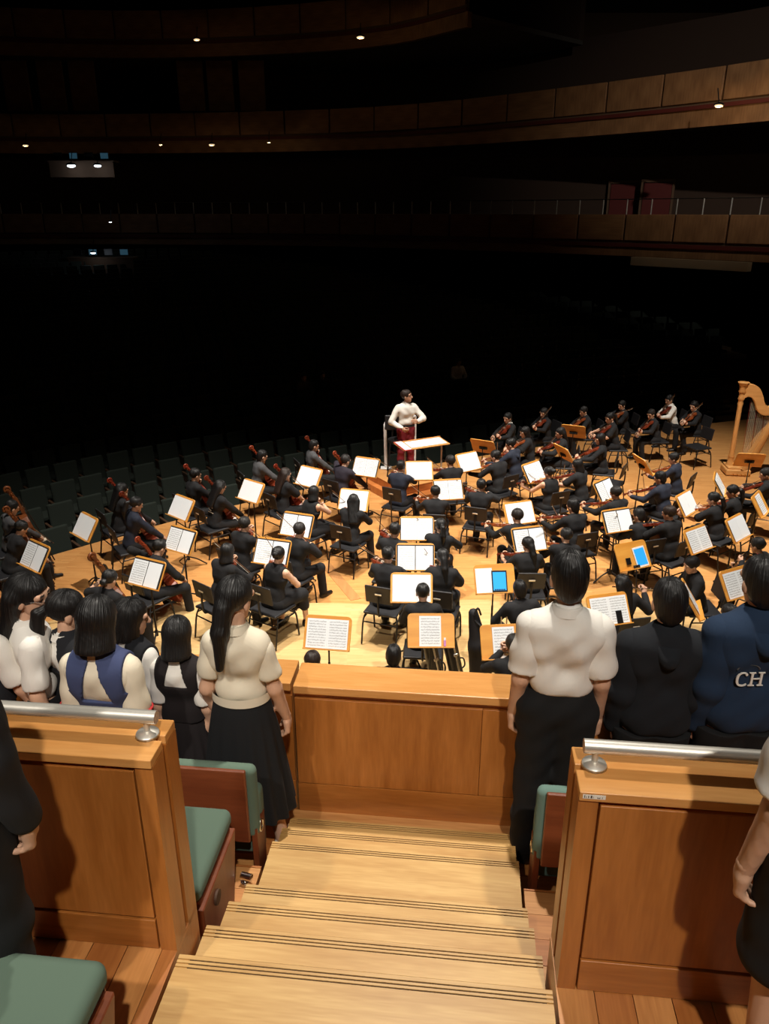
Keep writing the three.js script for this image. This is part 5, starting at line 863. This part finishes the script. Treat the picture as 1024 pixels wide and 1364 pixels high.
// ───────── harp ─────────
{
  const b = onPlane(974, 633, 0), t = thing('harp', 'pale wooden concert harp with carved column', 'harp'); t.position.set(b.x, 0, b.z - 0.15); t.rotation.y = -0.12; const hh = 1.94;
  part('column', lathe([[0.075, 0.14], [0.085, 0.2], [0.06, 0.26], [0.062, 0.36], [0.075, 0.38], [0.06, 0.4], [0.052, 0.48], [0.045, 1.0], [0.048, 1.45], [0.06, 1.5], [0.05, 1.53], [0.055, 1.58], [0.072, 1.6], [0.055, 1.63], [0.06, 1.72]], 20), M.harp, t);
  part('capital', lathe([[0.06, 1.72], [0.082, 1.75], [0.066, 1.78], [0.075, 1.88], [0.11, 1.93], [0.112, hh], [0.001, hh]], 20), M.harp, t);
  const sh = new THREE.Shape(); sh.moveTo(0.03, 1.88); sh.bezierCurveTo(0.25, 1.95, 0.36, 1.78, 0.42, 1.6); sh.bezierCurveTo(0.47, 1.44, 0.56, 1.4, 0.7, 1.5); sh.lineTo(0.8, 1.53); sh.lineTo(0.8, 1.38); sh.bezierCurveTo(0.6, 1.27, 0.42, 1.2, 0.31, 1.45); sh.bezierCurveTo(0.25, 1.62, 0.17, 1.72, 0.04, 1.62); sh.closePath();
  part('neck', new THREE.ExtrudeGeometry(sh, { depth: 0.08, bevelEnabled: true, bevelSize: 0.012, bevelThickness: 0.012, bevelSegments: 2, curveSegments: 14 }).translate(0, 0, -0.04), M.harp, t);
  const sb = []; { const A = V(0.16, 0.16, 0), B = V(0.78, 1.44, 0), d = B.clone().sub(A).normalize(), nrm = V(d.y, -d.x, 0); const N = 10, R = 14, pos = [], idx = []; for (let j = 0; j <= N; j++) { const q = j / N, c = A.clone().lerp(B, q), w = 0.23 - 0.16 * q, dp = 0.26 - 0.16 * q; for (let i = 0; i <= R; i++) { const a = -Math.PI / 2 + Math.PI * i / R; const p = c.clone().addScaledVector(nrm, Math.cos(a) * dp); pos.push(p.x, p.y, Math.sin(a) * w); } } for (let j = 0; j < N; j++) for (let i = 0; i < R; i++) { const a = j * (R + 1) + i; idx.push(a, a + 1, a + R + 1, a + 1, a + R + 2, a + R + 1); } const g = new THREE.BufferGeometry(); g.setAttribute('position', new THREE.Float32BufferAttribute(pos, 3)); g.setIndex(idx); g.computeVertexNormals(); const m = M.harp.clone(); m.side = THREE.DoubleSide; part('soundbox', g, m, t);
    const sg = ext([[-0.23, 0], [0.23, 0], [0.07, A.distanceTo(B)], [-0.07, A.distanceTo(B)]], 0.012); sg.rotateY(Math.PI / 2); sg.rotateZ(-Math.atan2(d.x, d.y)); sg.translate(A.x, A.y, 0); part('soundboard', uvm(sg, 'y'), M.harp, t); 
    for (let i = 0; i < 24; i++) { const q = 0.08 + i * 0.036, lo = A.clone().lerp(B, q), up = V(lo.x, 0, 0); const yTop = lo.x < 0.3 ? 1.68 - Math.pow(lo.x / 0.3, 2) * 0.2 : 1.45 - (lo.x - 0.3) * 0.4; up.y = Math.max(lo.y + 0.05, yTop); part('string', rod(V(lo.x, lo.y, 0.0), V(up.x - 0.02, up.y, 0), 0.002, 0.002, 4), i % 7 ? M.bowHair : M.red, t); } }
  part('base', uvm(mg([rb(0.5, 0.13, 0.44, 0.03, 0.13, 0.075, 0), rb(0.42, 0.06, 0.38, 0.02, 0.12, 0.16, 0)])), M.harp, t);
  for (let i = 0; i < 5; i++) part('pedal', rod(V(0.02 + i * 0.08, 0.06, 0.2), V(0.02 + i * 0.08, 0.035, 0.29), 0.008), M.brass, t);
  for (const [x, z] of [[-0.08, -0.16], [-0.08, 0.16], [0.34, -0.16], [0.34, 0.16]]) part('foot', new THREE.CylinderGeometry(0.03, 0.025, 0.02, 10).translate(x, 0.008, z), M.gold, t);
}
// ───────── bags and cases by the parapet ─────────
{
  const a = onPlane(636, 862, RISE + 0.45), t = thing('gig_bag', 'tall black soft instrument bag leaning beside the wooden stand', 'bag'); t.position.set(a.x, RISE, a.z); t.rotation.y = 0.2;
  part('bag', isoPrims([cap(V(0.05, 0.13, 0), V(0.02, 0.45, -0.02), 0.13, 0.12, 0.05), cap(V(0.02, 0.45, -0.02), V(-0.05, 0.86, -0.06), 0.11, 0.055, 0.05)], 0.02), M.black, t); part('strap', tube([V(-0.05, 0.8, 0.0), V(0.12, 0.6, 0.14), V(0.08, 0.2, 0.15)], 0.015, 14, 6), M.blackPlastic, t); part('handle', tube([V(-0.06, 0.86, 0.0), V(-0.02, 0.95, 0.0), V(0.02, 0.86, 0.0)], 0.012, 10, 6), M.blackPlastic, t);
  [[590, 880, 'slim black instrument case with chrome latches nearest the tall bag stand'], [616, 874, 'slim glossy black case with long chrome trim beside the tall bag']].forEach(([px, py, lb], i) => {
    const p = onPlane(px, py, RISE + 0.5), q = thing('instrument_case', lb, 'case'); q.position.set(p.x, RISE, p.z); q.rotation.set(0, 0.3, 0.22, 'YXZ'); part('shell', rb(0.15, 0.78, 0.11, 0.045, 0, 0.4, 0, 3), M.keys, q); part('trim', rb(0.02, 0.62, 0.012, 0.004, 0.02, 0.42, 0.056), M.chrome, q); for (const y of [0.2, 0.58]) part('latch', rb(0.05, 0.035, 0.016, 0.005, 0.02, y, 0.06), M.chrome, q); part('handle', tube([V(0.075, 0.34, 0), V(0.11, 0.36, 0), V(0.11, 0.46, 0), V(0.075, 0.48, 0)], 0.009, 10, 6), M.blackPlastic, q);
  });
  const p = onPlane(671, 886, RISE + 0.35), s = thing('trombone', 'silver trombone slide standing upright before the wooden stand', 'trombone'); s.position.set(p.x, RISE, p.z); part('slide', mg([rod(V(-0.03, 0.1, 0), V(-0.06, 0.95, -0.02), 0.008), rod(V(0.03, 0.1, 0), V(0.0, 0.95, -0.02), 0.008), tube([V(-0.03, 0.11, 0), V(0, 0.05, 0), V(0.03, 0.11, 0)], 0.008, 12, 6), rod(V(-0.045, 0.55, -0.01), V(0.015, 0.55, -0.01), 0.007), rod(V(-0.055, 0.85, -0.018), V(0.005, 0.85, -0.018), 0.007)]), M.chrome, s); part('bell', lathe([[0.012, 0], [0.016, 0.2], [0.03, 0.32], [0.095, 0.42], [0.09, 0.418], [0.026, 0.315]], 24).rotateX(Math.PI).translate(0.09, 0.5, 0.02), M.brass, s); part('brace', rod(V(0.02, 0.4, 0), V(0.09, 0.4, 0.02), 0.006), M.chrome, s); part('peg', rod(V(0, 0, 0), V(0, 0.08, 0), 0.02, 0.01), M.blackMetal, s);
  const rf = onPlane(1003, 752, RISE + 0.8), r2 = thing('red_folder', 'red folder held up by the clarinettist near the stage wall', 'folder'); r2.position.set(rf.x, RISE + 0.68, rf.z); r2.rotation.set(-0.5, -0.4, -0.5); part('cover', rb(0.1, 0.26, 0.012, 0.004, 0, 0.13, 0, 1), M.red, r2); part('papers', rb(0.09, 0.24, 0.008, 0.002, 0.003, 0.132, 0.009, 1), M.paper, r2);
}
// ───────── listeners in the dark seats ─────────
for (const [px, py, mat, lb] of [[605, 503, 'white', 'listener in a pale shirt sitting alone in the dark seats'], [400, 512, 'grey', 'dim listener in grey deep in the audience seats'], [424, 522, 'navy', 'dim listener in navy beside the grey one in the audience seats']]) {
  let best = spots[0], bd = 1e9; for (const q of spots) { const e = Math.hypot(q.px - px, q.py - py - 12) + (q.used ? 1e6 : 0); if (e < bd) { bd = e; best = q; } } best.used = true; const g = thing('person', lb, 'person', 'listeners in the audience'); const J = sitJ({ lean: 0 }); g.position.copy(best.P).add(V(0, 0.02, 0)); g.rotation.y = best.a;
  J.wrL = V(0.1, 0.62, 0.25); J.wrR = V(-0.1, 0.62, 0.25); J.elL = ik(J.shL, J.wrL, 0.27, 0.245, V(1, -0.5, -0.3)); J.elR = ik(J.shR, J.wrR, 0.27, 0.245, V(-1, -0.5, -0.3));
  figure({ J, handL: { dir: V(-0.5, -0.2, 0.8), palm: V(0, -1, 0) }, handR: { dir: V(0.5, -0.2, 0.8), palm: V(0, -1, 0) }, look: { hair: 'short', topMat: M[mat], sleeve: 'long', bottomMat: M.cloth } }, g);
}
// ───────── people standing in the choir stalls ─────────
const FINE = { body: 0.014, cloth: 0.0105, hair: 0.006, head: 0.006, hand: 0.0042 };
const font = await new FontLoader().loadAsync('fonts/droid/droid_serif_regular.typeface.json');
function stander(desc, px, topPy, height, floor, look, o = {}) {
  const s = height / 1.71; const p = o.at ? SU(...o.at, floor) : (() => { const d = dirOf(px, topPy), q = V(0, H, 0).addScaledVector(d, (floor + height - H) / d.y); return V(q.x, floor, q.z); })();
  const g = thing('person', desc, 'person', o.group ?? 'people standing in the choir stalls'); g.position.copy(p); g.scale.setScalar(s); g.rotation.y = Math.PI - A6 + (o.face ?? 0) * DEG;
  const J = standJ({ sw: look.sw ?? 0.165 }); const wl = o.wl ?? V(0.18, 0.83, 0.04), wr = o.wr ?? V(-0.18, 0.83, 0.04);
  J.wrL = wl.clone(); J.wrR = wr.clone(); J.elL = ik(J.shL, J.wrL, 0.275, 0.25, V(0.15, 0, -1)); J.elR = ik(J.shR, J.wrR, 0.275, 0.25, V(-0.15, 0, -1));
  if (look.feet) { J.anL.x = look.feet; J.anR.x = -look.feet; }
  const hl = o.hl ?? { dir: V(0.02, -1, 0.15), palm: V(-1, 0, -0.1), curl: 0.4 }, hr = o.hr ?? { dir: V(-0.02, -1, 0.15), palm: V(1, 0, -0.1), curl: 0.4 };
  figure({ J, apart: true, res: FINE, handL: hl, handR: hr, turn: o.turn ?? 0, nod: o.nod ?? 0.18, tilt: o.tilt ?? 0, look: { fold: 0.004, hem: 1.0, ...look } }, g); return { g, J, s };
}
const girl = { bottom: 'standskirt', sleeve: 'short', topMat: M.white, collar: M.white, bottomMat: M.skirt, topName: 'blouse', whiteShoe: 1, shoeMat: M.whiteShoe, wide: 0.74, sw: 0.125 };
stander('woman with low ponytail in cream blouse with belt and dark skirt', 309, 768, 1.62, ROW1, { ...girl, hair: 'tail', topMat: M.cream, collar: M.cream, sleeve: 'puff', belt: M.cream, hem: 1.03, skirtEnd: 0.3, feet: 0.18, wide: 0.78, sw: 0.13 }, { turn: -0.35, wr: V(-0.215, 0.84, 0.08), wl: V(0.19, 0.85, 0.08) });
stander('smallest girl with bobbed hair in dark brown pinafore', 232, 822, 1.36, ROW1, { ...girl, hair: 'bob', pinafore: M.pinBrown, bottomMat: M.pinBrown, pinNeck: 0.02 }, { nod: 0.25 });
stander('girl in dark navy pinafore and white polo half hidden by the blue pinafore', 168, 797, 1.42, ROW1, { ...girl, hair: 'bob', pinafore: M.pinNavy, bottomMat: M.pinNavy, pinNeck: -0.02 }, { turn: -0.7, face: -20 });
const g4 = stander('girl with thick bobbed hair in blue pinafore over cream blouse', 122, 795, 1.63, ROW1, { ...girl, hair: 'bob', topMat: M.cream, pinafore: M.pinBlue, bottomMat: M.pinBlue, pinNeck: -0.05, wide: 0.8, sw: 0.138 }, { nod: 0.3 });
for (const s of ['L', 'R']) { const e = lerp(g4.J['sh' + s], g4.J['el' + s], 0.81), d = g4.J['el' + s].clone().sub(g4.J['sh' + s]).normalize(); const tr = part('sleeve_trim', new THREE.TorusGeometry(0.066, 0.007, 8, 24), M.red, g4.g, 'red sleeve edging'); tr.position.copy(e); tr.quaternion.setFromUnitVectors(V(0, 0, 1), d); }
stander('girl with black ponytail standing behind the blue pinafore', 80, 786, 1.5, ROW1, { ...girl, hair: 'pony', topMat: M.white, pinafore: M.pinNavy, bottomMat: M.pinNavy }, { turn: -0.4, face: -30 });
stander('girl with glasses and long hair in white blouse turned toward the orchestra', 27, 763, 1.6, ROW1, { ...girl, hair: 'long', glasses: 1 }, { turn: -0.5, face: -60 });
stander('girl at the end of the row in white blouse and dark blue pinafore', -22, 800, 1.6, ROW1, { ...girl, hair: 'bob', pinafore: M.pinNavy, bottomMat: M.pinNavy }, { at: [-2.3, 3.0], wr: V(-0.25, 0.84, 0.1) });
stander('boy in white short sleeved shirt and black trousers', 762, 734, 1.78, ROW1, { hair: 'thick', topMat: M.white, collar: M.white, sleeve: 'short', bottomMat: M.trousers, sw: 0.15, wide: 0.84, infl: 0.022, hem: 1.02, fold: 0.006 }, { nod: 0.15, turn: 0.1, wl: V(0.2, 0.835, 0.05), wr: V(-0.2, 0.835, 0.05) });
stander('boy in black hooded sweatshirt with white collar', 897, 772, 1.62, ROW1, { hair: 'thick', topMat: M.hoodieNavy, collar: M.white, sleeve: 'long', bottomMat: M.trousers, sw: 0.16, wide: 0.9, infl: 0.034, hem: 0.84, hood: 1, topName: 'sweatshirt' }, { turn: 0.05 });
const g3 = stander('boy in blue hooded sweatshirt with white lettering on the back', 1024, 742, 1.76, ROW1, { hair: 'thick', topMat: M.hoodieBlue, collar: M.white, sleeve: 'long', bottomMat: M.trousers, sw: 0.16, wide: 0.9, infl: 0.034, hem: 0.84, hood: 1, topName: 'sweatshirt' }, { face: 8 });
{ const tx = new TextGeometry('CH', { font, size: 0.07, depth: 0.006, curveSegments: 4 }); tx.rotateY(Math.PI); tx.translate(0.115, 1.13, -0.114); part('lettering', tx, M.white, g3.g, 'white lettering'); const ar = new THREE.TorusGeometry(0.05, 0.004, 6, 20, Math.PI).scale(1, 0.5, 1).rotateY(Math.PI).translate(0.06, 1.215, -0.117); part('emblem', ar, M.grey, g3.g); }
stander('person in white short sleeved shirt and black shorts beside the right railing partition', 0, 0, 1.6, ROW3, { hair: 'short', topMat: M.white, sleeve: 'short', bottom: 'shorts', bottomMat: M.trousers, shoeMat: M.whiteShoe, infl: 0.026, hem: 0.93, wide: 1.02, feet: 0.1 }, { at: [0.94, 1.5], wl: V(0.23, 0.83, 0.02), hl: { dir: V(-0.1, -1, 0.25), palm: V(-0.9, 0, -0.4), curl: 0.5 } });
stander('person in black jacket and black trousers beside the left railing partition', 0, 0, 1.72, ROW3, { hair: 'short', topMat: M.cloth, sleeve: 'long', bottomMat: M.trousers, infl: 0.018, hem: 0.9, wide: 0.95, topName: 'jacket' }, { at: [-1.285, 1.40], wr: V(-0.22, 0.83, 0.03), hr: { dir: V(0.15, -1, 0.3), palm: V(0.9, 0, -0.3), curl: 0.55 } });
renderer.render(scene, camera);
